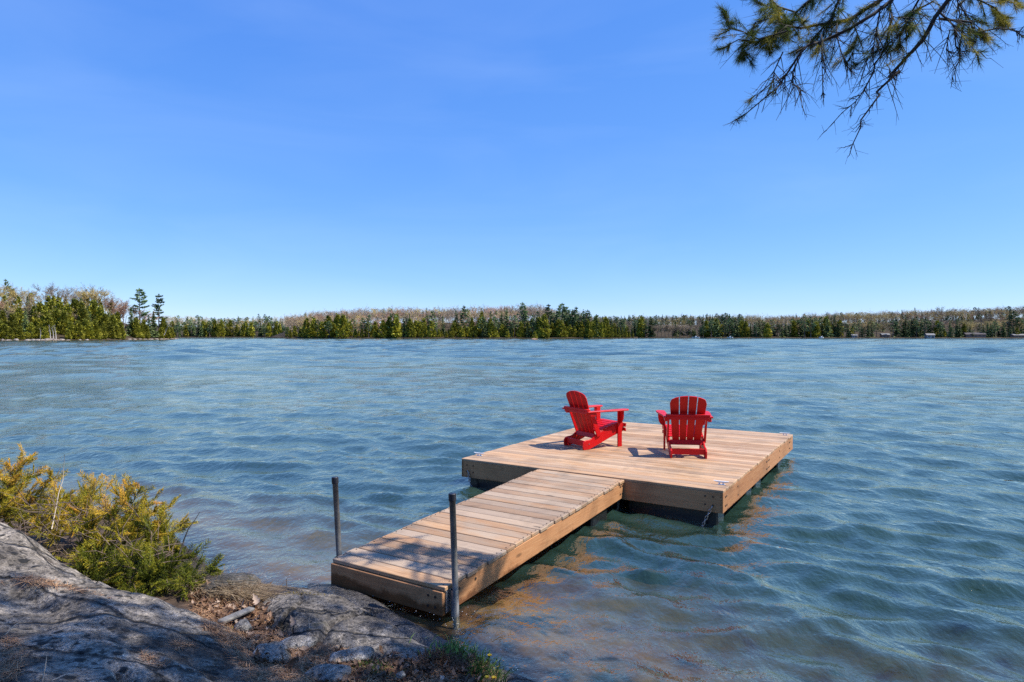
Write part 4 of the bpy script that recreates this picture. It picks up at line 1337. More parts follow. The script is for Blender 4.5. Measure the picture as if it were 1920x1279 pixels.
def rock_field(name, poly, top, edge, res, mat, amp, seed, label, cat='rock', sharp=2.0, ridges=None):
    poly = np.asarray(poly, float)
    lo, hi = poly.min(0) - 0.1, poly.max(0) + 0.1
    xs = np.arange(lo[0], hi[0], res); ys = np.arange(lo[1], hi[1], res)
    X, Y = np.meshgrid(xs, ys)
    P = np.stack([X.ravel(), Y.ravel()], 1)
    P3 = np.concatenate([P, np.zeros((len(P), 1))], 1)
    d = poly_dist(P, poly) + fbm(P3, 2.2, 3, seed + 1) * edge * 0.2
    s = np.clip(d / edge, 0, 1)
    prof = (1 - (1 - s) ** sharp) ** (1 / sharp)
    g = ground_h(P[:, 0], P[:, 1]) - 0.12
    z = g + (top(P[:, 0], P[:, 1]) - g) * prof
    n = fbm(P3, 1.3, 5, seed) * amp + fbm(P3, 8.0, 4, seed + 4, 0.65) * amp * 0.42
    if ridges is not None: n = n + ridges(P[:, 0], P[:, 1], P3)
    z = z + n * np.clip(prof * 1.5, 0, 1)
    F = grid_faces(len(xs), len(ys))
    keep = (d[F] > -res * 2.5).any(1)
    F = F[keep]
    used = np.unique(F); remap = -np.ones(len(P), int); remap[used] = np.arange(len(used))
    V = np.stack([P[:, 0], P[:, 1], z], 1)[used]
    c = V.mean(0); c[2] = 0
    me = fast_mesh(name, V - c, remap[F], [mat], smooth=True)
    o = obj(name, me, None, tuple(c))
    tag(o, label, cat)
    return o

M['granite'] = granite('lichen_granite', (0.36, 0.305, 0.245), (0.075, 0.062, 0.049), (0.018, 0.017, 0.015), 1.0, 0.95, moss=(0.050, 0.034, 0.022))
M['slab'] = granite('slab_granite', (0.26, 0.225, 0.19), (0.085, 0.072, 0.060), (0.030, 0.027, 0.022), 1.2, 0.55, moss=(0.06, 0.052, 0.022))
M['wet_slab'] = granite('wet_slab_granite', (0.10, 0.09, 0.085), (0.035, 0.03, 0.028), (0.015, 0.014, 0.012), 1.4, 0.4, wet=True)
M['stone'] = granite('pale_stone', (0.50, 0.45, 0.385), (0.22, 0.19, 0.16), (0.10, 0.09, 0.08), 2.0, 0.35)
M['dark_rock'] = granite('dark_shore_rock', (0.15, 0.14, 0.125), (0.055, 0.05, 0.045), (0.02, 0.02, 0.017), 1.8, 0.6, moss=(0.055, 0.05, 0.02))

def plane_fit(pts):
    A = np.array([(x, y, 1) for x, y, z in pts]); b = np.array([z for x, y, z in pts])
    c = np.linalg.lstsq(A, b, rcond=None)[0]
    return lambda x, y: c[0] * x + c[1] * y + c[2]
edge_px = [(0, 985, 5.2), (60, 1012, 5.05), (110, 1050, 4.9), (200, 1093, 4.65), (300, 1113, 4.45), (350, 1140, 4.25), (400, 1178, 4.0), (450, 1228, 3.7), (500, 1262, 3.45), (572, 1285, 3.2)]
edge_w = [unproject(a, b, depth=c) for a, b, c in edge_px]
# the top surface climbs towards the viewer and to the left
def boulder_top(x, y):
    ex = np.array([p.x for p in edge_w]); ez = np.array([p.z for p in edge_w]); ey = np.array([p.y for p in edge_w])
    z0 = np.interp(x, ex, ez); y0 = np.interp(x, ex, ey)
    dy = np.clip(y0 - y, -0.5, 3.0)
    return z0 + 0.16 * dy + 0.03 * np.clip(-2.0 - x, 0, 3)
def boulder_ridges(x, y, P3):
    # ledges and furrows running down to the right
    u = (x * 0.80 - y * 0.6); w = x * 0.6 + y * 0.80
    q = np.stack([u * 0.35, w * 1.6, np.zeros_like(u)], 1)
    a = fbm(q, 1.5, 4, 61)
    return -0.9 * np.clip(0.09 - np.abs(a), 0, 0.09) + 0.09 * fbm(q, 0.9, 4, 66) + 0.022 * np.sign(fbm(q, 2.4, 3, 68)) * np.clip(np.abs(fbm(q, 2.4, 3, 68)) * 4, 0, 1)
bpoly = [(p.x + (0.10 if i < 5 else 0.30), p.y + (0.16 if i < 5 else 0.24)) for i, p in enumerate(edge_w)] + [(-0.55, 2.6), (-0.8, 1.6), (-2.0, 0.9), (-6.5, 0.9), (-6.8, 5.6), (-5.2, 5.9)]
rock_field('granite_boulder', bpoly, boulder_top, 0.42, 0.022, M['granite'], 0.045, 51, 'large grey granite boulder blotched with black lichen, filling the lower left corner', ridges=boulder_ridges)
# flat slab beside the gangway
sl_px = [(470, 1128), (520, 1108), (600, 1103), (660, 1118), (720, 1150), (790, 1190), (850, 1228), (870, 1262), (800, 1262), (720, 1242), (640, 1232), (560, 1222), (500, 1185)]
spoly = [tuple(unproject(a, b, z=0.10)[:2]) for a, b in sl_px]
spoly = [(x + (0.06 if i > 3 and i < 8 else 0), y + (0.10 if 1 <= i <= 7 else 0)) for i, (x, y) in enumerate(spoly)]
def slab_top(x, y):
    d = shore_dist(np.asarray(x), np.asarray(y))
    return 0.065 + 0.14 * np.clip(d, 0, 0.9) + 0.02 * np.sin(x * 3)
def slab_ridges(x, y, P3):
    q = np.stack([x * 0.9 + y * 0.6, y * 0.5 - x * 0.9, np.zeros_like(x)], 1)
    a = fbm(q, 1.1, 3, 83)
    return -0.05 * np.clip(0.035 - np.abs(a - 0.05), 0, 0.035) * 28
rock_field('rock_slab', spoly, slab_top, 0.22, 0.018, M['slab'], 0.035, 71, 'flat cracked grey rock slab between the leaf litter and the gangway', ridges=slab_ridges)
# wet shelf at the water's edge under the end of the gangway
wpoly = [tuple(unproject(a, b, z=0.0)[:2]) for a, b in ((560, 1090), (630, 1092), (700, 1112), (760, 1146), (820, 1180), (868, 1208), (900, 1240), (960, 1300), (850, 1275), (770, 1225), (690, 1175), (620, 1140), (560, 1115))]
rock_field('wet_rock_shelf', wpoly, lambda x, y: 0.05 + 0.13 * np.clip(shore_dist(x, y), -.2, .5), 0.16, 0.018, M['wet_slab'], 0.03, 91, 'dark wet rock ledge at the waterline under the gangway end')
# rock hump below, right of the litter
hpoly = [tuple(unproject(a, b, z=0.05)[:2]) for a, b in ((900, 1225), (960, 1232), (1040, 1262), (1110, 1300), (1150, 1350), (960, 1350), (905, 1290))]
rock_field('sloping_rock', hpoly, lambda x, y: 0.05 + 0 * x, 0.25, 0.02, M['slab'], 0.03, 95, 'bluish grey rock sloping into the water at the bottom edge')

def stone(px, py, zc, w, d, h, seed, mat, label, rz=0.0, name='stone'):
    p = unproject(px, py, z=zc)
    o = obj(name, rock_mesh(name, (w, d, h), seed, mat, 3), None, tuple(p), (0, 0, rz))
    tag(o, label, 'rock')
stone(425, 1108, 0.10, 0.46, 0.42, 0.34, 5, M['dark_rock'], 'dark mossy rock beside the dry grass at the water edge', 0.3, 'shore_rock')
stone(512, 1228, 0.20, 0.27, 0.20, 0.13, 6, M['stone'], 'pale grey stone lying against the big boulder', -0.5)
stone(563, 1206, 0.17, 0.26, 0.16, 0.07, 8, M['stone'], 'low pale stone half buried in needles below the slab', 0.2)
stone(610, 1262, 0.20, 0.28, 0.16, 0.09, 9, M['stone'], 'pale ribbed stone at the bottom of the needle bed', 0.1)
stone(456, 1175, 0.20, 0.12, 0.10, 0.09, 12, M['stone'], 'small white stone beside the yellow moss', 0.7)
stone(660, 1232, 0.15, 0.32, 0.18, 0.08, 14, M['stone'], 'flat bluish stone between slab and green tuft', 0.3)
stone(752, 1265, 0.19, 0.06, 0.05, 0.04, 15, M['stone'], 'tiny white pebble in the leaf litter', 0.3, 'pebble')
stone(622, 1276, 0.20, 0.16, 0.10, 0.07, 16, M['stone'], 'pale stone at the bottom edge under the ribbed stone', 0.3)

# driftwood board
def stick(name, pts, radii, mat, label, cat, sides=6):
    P = [Vector(p) for p in pts]
    b = P[0].copy()
    v, f = tube([tuple(p - b) for p in P], radii, sides)
    o = obj(name, new_mesh(name, v, f, [mat], True), None, tuple(b))
    tag(o, label, cat)
    return o
M['driftwood'] = simple('grey_driftwood', (0.21, 0.19, 0.165), 0.85, nscale=20, amt=0.5, bump=0.5)
M['twig_dark'] = simple('dark_twig', (0.035, 0.028, 0.022), 0.8)
M['twig_pale'] = simple('pale_twig', (0.50, 0.42, 0.33), 0.85)
M['twig_mid'] = simple('brown_twig', (0.16, 0.11, 0.075), 0.85)
a, b = unproject(414, 1166, z=0.24), unproject(472, 1141, z=0.17)
bd = (b - a)
vv, ff = chamfer_box(bd.length, 0.055, 0.022, 0.006)
o = obj('driftwood_board', new_mesh('driftwood_board', vv, ff, [M['driftwood']]), None, tuple((a + b) / 2), (0.15, -math.asin(max(-1, min(1, bd.z / bd.length))), math.atan2(bd.y, bd.x)))
tag(o, 'weathered grey board lying on the brown leaves', 'board')
stick('dead_sapling', [unproject(97, 992, depth=5.6), unproject(104, 958, depth=5.65), unproject(110, 925, depth=5.7), unproject(118, 900, depth=5.75), unproject(121, 852, depth=5.8)], [.005, .0045, .004, .003, .0015], M['twig_pale'], 'thin pale dead stem standing above the left cedar shrub', 'stem')
stick('dead_sapling', [unproject(335, 1045, depth=5.35), unproject(345, 1012, depth=5.4), unproject(353, 992, depth=5.4), unproject(366, 974, depth=5.45), unproject(375, 960, depth=5.5)], [.007, .006, .005, .004, .002], M['twig_dark'], 'thin black bare twig leaning over the water beside the shrub', 'stem')
stick('twig', [unproject(538, 1108, z=0.02), unproject(537, 1085, depth=5.55)], [.006, .003], M['twig_dark'], 'short dark twig sticking out of the water by the slab', 'stem')

# ------------------------------------------------------------------ near shore: litter, grass, flowers
SURF = {}
def surf_z(objs):
    from mathutils.bvhtree import BVHTree
    trees = []
    for o in objs:
        me = o.data
        vs_ = [o.matrix_world @ v.co if o.matrix_world != Matrix() else o.location + v.co for v in me.vertices]
        trees.append(BVHTree.FromPolygons([tuple(o.location + v.co) for v in me.vertices], [tuple(p.vertices) for p in me.polygons]))
    return trees
ground_o = bpy.data.objects['ground']
near_objs = [bpy.data.objects[n] for n in ('granite_boulder', 'rock_slab', 'wet_rock_shelf', 'sloping_rock')]
trees_bvh = surf_z(near_objs)
from mathutils.bvhtree import BVHTree
ix = np.where((gx > -6.6) & (gx < 3.5))[0]; iy = np.where((gy > 1.5) & (gy < 9))[0]
_sub = np.stack([GX, GY, GZ], -1)[iy[0]:iy[-1] + 1, ix[0]:ix[-1] + 1]
trees_bvh.append(BVHTree.FromPolygons([tuple(v) for v in _sub.reshape(-1, 3).tolist()], grid_faces(_sub.shape[1], _sub.shape[0]).tolist()))
def drop(x, y, which=None):
    """height and normal of the uppermost near surface; which: restrict to 'ground' or a rock index"""
    best, nb, src = -5.0, Vector((0, 0, 1)), -1
    for i, t in enumerate(trees_bvh):
        hit = t.ray_cast(Vector((x, y, 3)), Vector((0, 0, -1)))
        if hit[0] is not None and hit[0].z > best:
            best, nb, src = hit[0].z, hit[1], (i if i < 4 else -1)
    if nb.z < 0: nb = -nb
    return best, nb, src

def px_ground(px, py):
    p = unproject(px, py, z=0.2)
    for _ in range(4):
        z, n, s_ = drop(p.x, p.y)
        p = unproject(px, py, z=z)
    return p, n, s_

LG = np.random.default_rng(314)
def tri_soup(name, V, T, mats, label, cat, mi=None):
    me = fast_mesh(name, V, np.arange(len(V)).reshape(-1, 3), mats, mi, attrs={'tint': ('FACE', T)})
    o = obj(name, me); tag(o, label, cat, kind='stuff')
    return o
M['needle'] = foliage_mat('dry_pine_needles', [(0, (0.085, 0.040, 0.020)), (0.5, (0.21, 0.105, 0.050)), (1, (0.36, 0.22, 0.12))])
M['leaf'] = foliage_mat('dry_oak_leaves', [(0, (0.060, 0.028, 0.016)), (0.5, (0.19, 0.105, 0.060)), (1, (0.42, 0.31, 0.23))], rnd_amt=0.15)
M['grass'] = foliage_mat('green_grass', [(0, (0.050, 0.085, 0.016)), (0.5, (0.11, 0.19, 0.030)), (1, (0.25, 0.34, 0.07))], transl=0.2)
M['dry_grass'] = foliage_mat('dry_grass', [(0, (0.17, 0.11, 0.06)), (0.5, (0.36, 0.26, 0.15)), (1, (0.58, 0.46, 0.29))])
M['ymoss'] = foliage_mat('yellow_moss', [(0, (0.20, 0.15, 0.03)), (1, (0.45, 0.36, 0.08))])

def in_poly_px(poly, n):
    poly = np.array(poly, float); out = []
    lo, hi = poly.min(0), poly.max(0)
    while len(out) < n:
        q = LG.uniform(lo, hi, (n, 2))
        d = poly_dist(q, poly)
        out += [tuple(p) for p, dd in zip(q, d) if dd > 0]
    return out[:n]
# pine needles
LIT = [(360, 1108), (470, 1120), (480, 1150), (520, 1190), (560, 1215), (650, 1222), (740, 1245), (830, 1225), (900, 1245), (940, 1290), (480, 1290), (440, 1240), (390, 1190), (360, 1150)]
V, T = [], []
def add_needle(p, n, L, w, lift=0.01):
    d = Vector((LG.normal(), LG.normal(), 0)); d = d - n * d.dot(n)
    d.normalize(); s = n.cross(d) * w
    up = n * (lift * LG.uniform(0.2, 1.4))
    a = p + up; b = p + d * L + n * LG.uniform(0, 0.016)
    V.extend([tuple(a - s), tuple(a + s), tuple(b)]); T.append(float(np.clip(LG.normal(.62, .28), 0, 1)))
for px, py in in_poly_px(LIT, 4200):
    p, n, s_ = px_ground(px, py)
    if s_ == 1 and LG.uniform() < .75: continue
    for q in range(3):
        add_needle(p + Vector((LG.normal(0, .025), LG.normal(0, .025), 0)), n, LG.uniform(.05, .10), .0022)
# bands of needles caught on the boulder
for poly, cnt_ in (([(0, 1085), (60, 1082), (130, 1098), (215, 1122), (205, 1126), (120, 1106), (40, 1096), (0, 1096)], 230), ([(0, 1190), (30, 1200), (42, 1240), (36, 1279), (0, 1279)], 300), ([(320, 1205), (355, 1200), (362, 1212), (330, 1220)], 60), ([(262, 1228), (330, 1245), (300, 1252), (268, 1240)], 60)):
    for px, py in in_poly_px(poly, cnt_):
        p, n, s_ = px_ground(px, py)
        for q in range(2): add_needle(p, n, LG.uniform(.05, .09), .0016)
tri_soup('pine_needles', np.array(V), np.array(T), [M['needle']], 'brown pine needles strewn over the shore and boulder', 'needles')
# dead oak leaves
def oak_leaf(L, W, curl):
    """lobed outline folded along the midrib and curled"""
    out = []
    m = 9
    for i in range(m + 1):
        t = i / m
        w = W * math.sin(math.pi * min(1, t * .92 + .06)) ** .8 * (1.0 if i % 2 else 0.52)
        out.append((t * L, w))
    V_, F_ = [], []
    for x, w in out:
        zc_ = curl * ((x / L - .5) ** 2) * L
        V_ += [(x, -w, zc_ + abs(w) * .55), (x, 0, zc_), (x, w, zc_ + abs(w) * .55)]
    for i in range(m):
        a_ = i * 3
        F_ += [(a_, a_ + 1, a_ + 4, a_ + 3), (a_ + 1, a_ + 2, a_ + 5, a_ + 4)]
    return np.array(V_), np.array(F_)
LV, LF, LT = [], [], []
off_ = 0
lp = in_poly_px([(385, 1105), (470, 1100), (500, 1140), (520, 1185), (460, 1185), (400, 1160), (378, 1130)], 240) + in_poly_px(LIT, 330) + in_poly_px([(640, 1235), (760, 1228), (900, 1240), (930, 1285), (600, 1285)], 420) + in_poly_px([(120, 1040), (300, 1080), (380, 1110), (400, 1150), (330, 1120), (200, 1085)], 160) + in_poly_px([(395, 1150), (450, 1170), (500, 1215), (540, 1250), (580, 1285), (500, 1285), (450, 1240), (390, 1190)], 300)
from mathutils import Euler
for px, py in lp:
    p, n, s_ = px_ground(px, py)
    if s_ == 0 or (s_ == 1 and LG.uniform() < .8) or s_ == 2: continue
    v_, f_ = oak_leaf(LG.uniform(.03, .075), LG.uniform(.009, .020), LG.uniform(-1.2, 2.2))
    E_ = np.array(Euler((LG.normal(0, .55), LG.normal(0, .45), LG.uniform(0, 6.28))).to_matrix())
    v_ = v_ @ E_.T + np.array(p) + np.array([0, 0, .012])
    LV.append(v_); LF.append(f_ + off_); off_ += len(v_); LT.append(np.full(len(f_), np.clip(LG.normal(.42, .28), 0, 1)))
me = fast_mesh('leaf_litter', np.concatenate(LV), np.concatenate(LF), [M['leaf']], attrs={'tint': ('FACE', np.concatenate(LT))})
tag(obj('leaf_litter', me), 'brown fallen leaves covering the ground between boulder and slab', 'leaves', kind='stuff')
for i, (px, py, L, rz, tn, lab) in enumerate(((405, 1122, .17, 2.4, .62, 'large tan oak leaf propped against the dark rock'), (432, 1132, .15, .6, .5, 'curled brown oak leaf in front of the dark rock'), (487, 1148, .15, 2.2, .98, 'bleached white oak leaf at the left end of the slab'),
                                              (468, 1118, .13, .3, .35, 'rust brown leaf right of the dark rock'), (492, 1112, .12, .2, .4, 'rust brown leaf at the water edge left of the slab'), (445, 1155, .12, 1.2, .7, 'tan leaf lying by the grey board'), (553, 1190, .13, 2.0, .85, 'pale crumpled leaf under the slab edge'))):
    p, n, s_ = px_ground(px, py)
    v_, f_ = oak_leaf(L * .8, L * .2, 1.4)
    me = fast_mesh('oak_leaf', v_, f_, [M['leaf']], attrs={'tint': ('FACE', np.full(len(f_), tn))})
    o = obj('oak_leaf', me, None, (p.x, p.y, p.z + .035), (-.55, -.35, rz)); tag(o, lab, 'leaf')
# foam flecks where the waves lap the ledge
M['foam'] = simple('white_foam', (0.80, 0.82, 0.83), 0.5)
FV = []
for k_ in range(120):
    t_ = LG.uniform(0, 1)
    q_ = np.array([(-2.25, 5.72), (-1.7, 5.62), (-1.25, 5.36), (-0.88, 5.06), (-0.52, 4.78), (-0.26, 4.50), (0.05, 4.02)])
    i_ = min(int(t_ * 6), 5); f_ = t_ * 6 - i_
    p_ = q_[i_] * (1 - f_) + q_[i_ + 1] * f_ + np.array([0.75, 0.66]) * abs(LG.normal(0.02, 0.07))
    if LG.uniform() < .12: p_ = np.array([BR['r'].x, BR['r'].y]) + LG.normal(0, .09, 2)
    r_ = LG.uniform(.0015, .0055); a_ = LG.uniform(0, 6.28)
    c_ = np.array([p_[0], p_[1], LG.uniform(.012, .05)])
    for w_ in range(2):
        aa = a_ + w_ * 2.0
        FV += [tuple(c_ + r_ * np.array([math.cos(aa), math.sin(aa), 0])), tuple(c_ + r_ * np.array([math.cos(aa + 2.0), math.sin(aa + 2.0), .2])), tuple(c_ + r_ * np.array([math.cos(aa + 4.1), math.sin(aa + 4.1), 0]))]
me = fast_mesh('foam', np.array(FV), np.arange(len(FV)).reshape(-1, 3), [M['foam']])
tag(obj('foam', me), 'white foam flecks where the water laps the wet ledge', 'foam', kind='stuff')
# grass
def blades(center_px, n, spread, L, lean, mat, label, name, tint=(.5, .25), w=.0035, cat='grass', kind='stuff', droop=.35):
    V, T = [], []
    p0, nn, s_ = px_ground(*center_px)
    for i in range(n):
        x = p0.x + LG.normal(0, spread[0]); y = p0.y + LG.normal(0, spread[1])
        z = drop(x, y)[0]
        a = Vector((x, y, z - .01)); l = L * LG.uniform(.5, 1.2)
        d = Vector((LG.normal(lean[0], .45), LG.normal(lean[1], .45), 1)).normalized()
        m = a + d * l * .55; hd = Vector((d.x, d.y, 0))
        e = m + d * l * .45 + hd * l * droop - Vector((0, 0, l * droop * .6))
        s = Vector((LG.normal(), LG.normal(), 0)).normalized() * w
        t = float(np.clip(LG.normal(*tint), 0, 1))
        V += [tuple(a - s), tuple(a + s), tuple(m + s * .8), tuple(a - s), tuple(m + s * .8), tuple(m - s * .8), tuple(m - s * .8), tuple(m + s * .8), tuple(e)]
        T += [t, t, t]
    me = fast_mesh(name, np.array(V), np.arange(len(V)).reshape(-1, 3), [mat], attrs={'tint': ('FACE', np.array(T))})
    o = obj(name, me); tag(o, label, cat, kind=kind)
    return o
blades((690, 1254), 420, (.085, .05), .06, (0, 0), M['grass'], 'bright green grass tuft on the needle bed', 'grass_tuft', kind=None)
blades((650, 1272), 260, (.16, .06), .05, (0, 0), M['dry_grass'], 'short straw grass along the bottom edge', 'dry_grass')
blades((860, 1225), 300, (.10, .07), .10, (.2, .1), M['grass'], 'green grass on the bank under the gangway pole', 'grass_tuft', (.6, .25), kind=None)
blades((905, 1262), 320, (.06, .10), .10, (.35, 0), M['grass'], 'green grass beside the dandelions at the bottom edge', 'grass_tuft', (.4, .25), kind=None)
blades((415, 1118), 620, (.16, .08), .30, (1.3, -.2), M['dry_grass'], 'brown matted dead grass spilling over the dark rock', 'dry_grass', (.3, .2), .0022, droop=.5)
blades((345, 1110), 200, (.15, .08), .22, (.9, .1), M['dry_grass'], 'dead brown grass under the cedar shrub', 'dry_grass', (.35, .2), .0022, droop=.5)
blades((833, 1245), 750, (.09, .07), .10, (0, 0), M['needle'], 'clump of dark brown dead stems beside the grass bank', 'dead_clump', (.12, .14), .0028, 'dead plant', None, droop=.5)
blades((452, 1183), 160, (.045, .03), .03, (0, 0), M['ymoss'], 'small cushion of yellow moss beside the boulder', 'moss_cushion', (.5, .3), .003, 'moss', None)
blades((556, 1112), 160, (.12, .02), .03, (0, 0), M['ymoss'], 'olive moss along the top of the slab', 'moss_cushion', (.1, .2), .003, 'moss', None)
blades((466, 1078), 300, (.10, .05), .10, (.2, 0), M['dry_grass'], 'straw coloured grass standing in the shallows', 'dry_grass', (.6, .2), .002)
# single long pale grass stalks on the boulder
for i, (p0, p1, p2, lab) in enumerate((((10, 1190), (28, 1172), (44, 1162), 'pale grass stalk bent over the boulder at the left edge'), ((80, 1276), (86, 1245), (88, 1225), 'upright pale grass stalk at the bottom left'), ((98, 1276), (125, 1264), (155, 1260), 'long pale grass stalk lying low at the bottom left'), ((580, 1178), (579, 1165), (580, 1155), 'short pale stalk standing on the slab'))):
    a, n, s_ = px_ground(*p0)
    stick('grass_stalk', [a, unproject(*p1, depth=a.y), unproject(*p2, depth=a.y + .03)], [.0028, .0022, .001], M['twig_pale'], lab, 'grass', 4)
# dandelions
M['dandelion'] = simple('dandelion_yellow', (0.80, 0.50, 0.01), 0.6)
M['stalk'] = simple('green_stalk', (0.12, 0.16, 0.05), 0.6)
for px, py, bx, by, lab in ((918, 1230, 912, 1268, 'tallest dandelion standing above the grass bank'), (913, 1271, 910, 1300, 'lower left dandelion at the bottom edge'), (926, 1272, 924, 1302, 'lower right dandelion at the bottom edge')):
    b, n, s_ = px_ground(bx, by)
    t = unproject(px, py, depth=b.y)
    root = empty('dandelion', tuple(b)); tag(root, lab, 'flower', 'dandelions')
    e = t - b
    v, f = tube([(0, 0, 0), tuple(e * .5 + Vector((.006, 0, 0))), tuple(e)], .0025, 5); obj('stalk', new_mesh('stalk', v, f, [M['stalk']]), root)
    V, F = [], []
    for k in range(46):
        an = k * 2.399; r0 = .016 * math.sqrt((k + 1) / 46)
        d = Vector((math.cos(an), math.sin(an), .9 - r0 * 40)).normalized()
        s = Vector((-math.sin(an), math.cos(an), 0)) * .0022
        c = Vector(e); o_ = len(V)
        V += [tuple(c - s), tuple(c + s), tuple(c + d * .016 + s), tuple(c + d * .016 - s)]; F.append((o_, o_ + 1, o_ + 2, o_ + 3))
    obj('petals', new_mesh('petals', V, F, [M['dandelion']]), root)

# ------------------------------------------------------------------ cedar shrubs on the left shore
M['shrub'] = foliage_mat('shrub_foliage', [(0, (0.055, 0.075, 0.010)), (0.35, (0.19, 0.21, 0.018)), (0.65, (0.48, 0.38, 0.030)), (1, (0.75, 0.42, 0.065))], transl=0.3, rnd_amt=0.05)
SG = np.random.default_rng(77)
def cedar_shrub(label, base, tips, golden, n_side=16, spray=.20, leaf=.018):
    """stems from the base to each tip, flat sprays of scale leaves along them"""
    b = Vector(base)
    root = empty('cedar_shrub', base); tag(root, label, 'shrub')
    stems, C, A, T = [], [], [], []
    n_side = int(n_side * .80)
    for tip in tips:
        e = Vector(tip) - b
        st = Vector((SG.normal(0, .12), SG.normal(0, .12), 0))
        mid = st + e * .5 + Vector((SG.normal(0, .04), SG.normal(0, .04), -.05 + abs(e.x) * .10))
        pts = [st, st * .6 + mid * .5, mid, (mid + e) / 2 + Vector((0, 0, .015)), e]
        stems.append(tube(pts, [.012, .010, .007, .004, .002], 5, False))
        path = [Vector(p) for p in pts]
        def at(f):
            q = f * (len(path) - 1); i = min(int(q), len(path) - 2)
            return path[i].lerp(path[i + 1], q - i), (path[i + 1] - path[i]).normalized()
        for k in range(n_side):
            f = SG.uniform(.28, 1.0) ** .8
            p, d = at(f)
            side = Vector(SG.normal(size=3)); side = (side - d * side.dot(d)).normalized()
            dr = (d * SG.uniform(.5, 1.1) + side * SG.uniform(.4, 1.0) + Vector((0, 0, .15))).normalized()
            L = spray * SG.uniform(.6, 1.25) * (1.15 - .5 * f)
            pl = dr.cross(Vector(SG.normal(size=3))).normalized()       # spray plane
            stems.append(tube([tuple(p), tuple(p + dr * L)], [.003, .001], 3, False))
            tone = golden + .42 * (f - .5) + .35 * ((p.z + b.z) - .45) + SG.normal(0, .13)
            for q in range(9):
                g = (q + .6) / 9
                c0 = p + dr * L * g
                for sg in (-1, 1):
                    d2 = (dr * .9 + pl * sg * .75 + Vector(SG.normal(size=3)) * .12).normalized()
                    ll = L * .42 * (1.1 - g * .7)
                    for r_ in range(8):
                        C.append(c0 + d2 * ll * (r_ + .5) / 8); A.append((d2 + Vector(SG.normal(size=3)) * .35).normalized()); T.append(tone + .10 * r_ / 6 + SG.normal(0, .06))
    v, f = join(*stems)
    obj('stems', new_mesh('stems', v, f, [M['twig_mid']], True), root)
    C = np.array([tuple(c) for c in C]); A = np.array([tuple(a) for a in A])
    n = len(C)
    B = np.cross(A, SG.normal(size=(n, 3))); B /= np.linalg.norm(B, axis=1)[:, None]
    s = (leaf * SG.uniform(.7, 1.3, n))[:, None]
    V = np.stack([C - A * s * .6 - B * s * .13, C - A * s * .5 + B * s * .13, C + A * s * .8], 1).reshape(-1, 3)
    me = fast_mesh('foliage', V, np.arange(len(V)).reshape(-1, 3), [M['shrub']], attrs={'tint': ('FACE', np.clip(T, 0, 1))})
    obj('foliage', me, root)
def tips_px(lst): return [unproject(a, b + 14, depth=c) for a, b, c in lst]
cedar_shrub('golden green cedar shrub at the left edge of the picture', (-5.25, 6.25, .35), tips_px([(48, 848, 6.3), (20, 862, 6.2), (74, 868, 6.4), (96, 884, 6.2), (30, 880, 6.5), (0, 872, 6.0), (-30, 860, 6.3), (60, 905, 6.0), (10, 910, 6.1), (85, 915, 6.2), (40, 935, 5.9), (100, 935, 6.1), (5, 950, 5.9), (-40, 900, 6.1), (70, 955, 5.9)]), .40, 24)
cedar_shrub('thin golden cedar shrub between the two larger ones', (-4.35, 6.3, .28), tips_px([(110, 905, 6.5), (140, 915, 6.4), (165, 905, 6.6), (180, 885, 6.5), (120, 935, 6.3), (150, 945, 6.2), (95, 960, 6.2), (130, 970, 6.0), (200, 905, 6.5), (205, 940, 6.4), (105, 920, 6.3), (85, 940, 6.2), (135, 930, 6.4), (160, 930, 6.3), (110, 955, 6.1), (145, 975, 6.0), (120, 990, 5.9), (80, 975, 6.0), (170, 960, 6.1)]), .46, 15)
cedar_shrub('bushy cedar shrub leaning right over the water', (-3.55, 5.75, .20), tips_px([(182, 882, 5.8), (215, 905, 5.7), (240, 900, 5.9), (262, 902, 5.9), (232, 930, 5.6), (290, 920, 6.0), (322, 935, 6.1), (345, 968, 6.0), (335, 980, 5.9), (300, 965, 5.9), (270, 950, 5.7), (200, 945, 5.5), (175, 960, 5.5), (250, 985, 5.6), (220, 980, 5.4), (190, 1000, 5.4), (165, 985, 5.5), (310, 990, 5.8), (160, 1015, 5.5)]), .40, 22)
cedar_shrub('low green cedar sprays spreading above the boulder edge', (-3.15, 5.25, .16), tips_px([(325, 1018, 5.4), (300, 1010, 5.5), (270, 1020, 5.3), (245, 1030, 5.2), (335, 1045, 5.3), (310, 1050, 5.2), (380, 1030, 5.4), (395, 1055, 5.3), (375, 1068, 5.2), (345, 1070, 5.1), (280, 1055, 5.1), (220, 1045, 5.1), (190, 1035, 5.2), (315, 1080, 5.0), (165, 1045, 5.2), (250, 1078, 5.0), (215, 1068, 5.05), (180, 1060, 5.1), (285, 1088, 4.95), (150, 1035, 5.3), (130, 1040, 5.3), (340, 1092, 4.95)]), .16, 20)
# dead stems tangled in and below the shrubs
def tangle(name, label, px_box, n, mat, depth, L):
    parts = []
    base = unproject((px_box[0] + px_box[2]) / 2, px_box[3], depth=depth)
    for i in range(n):
        p = unproject(SG.uniform(px_box[0], px_box[2]), SG.uniform(px_box[1], px_box[3]), depth=depth + SG.uniform(-.2, .2))
        d = Vector((SG.normal(0, .8), SG.normal(0, .4), SG.uniform(-.1, 1))).normalized() * L * SG.uniform(.5, 1.3)
        k = p + d * .5 + Vector(SG.normal(size=3)) * L * .08
        parts.append(tube([tuple(p - base), tuple(k - base), tuple(p + d - base)], [.0035, .0028, .001], 4, False))
    v, f = join(*parts)
    o = obj(name, new_mesh(name, v, f, [mat]), None, tuple(base)); tag(o, label, 'twigs', kind='stuff')
tangle('dead_twigs', 'tangle of pale dead twigs under the bushy cedar shrub', (120, 1005, 330, 1090), 60, M['twig_mid'], 5.25, .20)
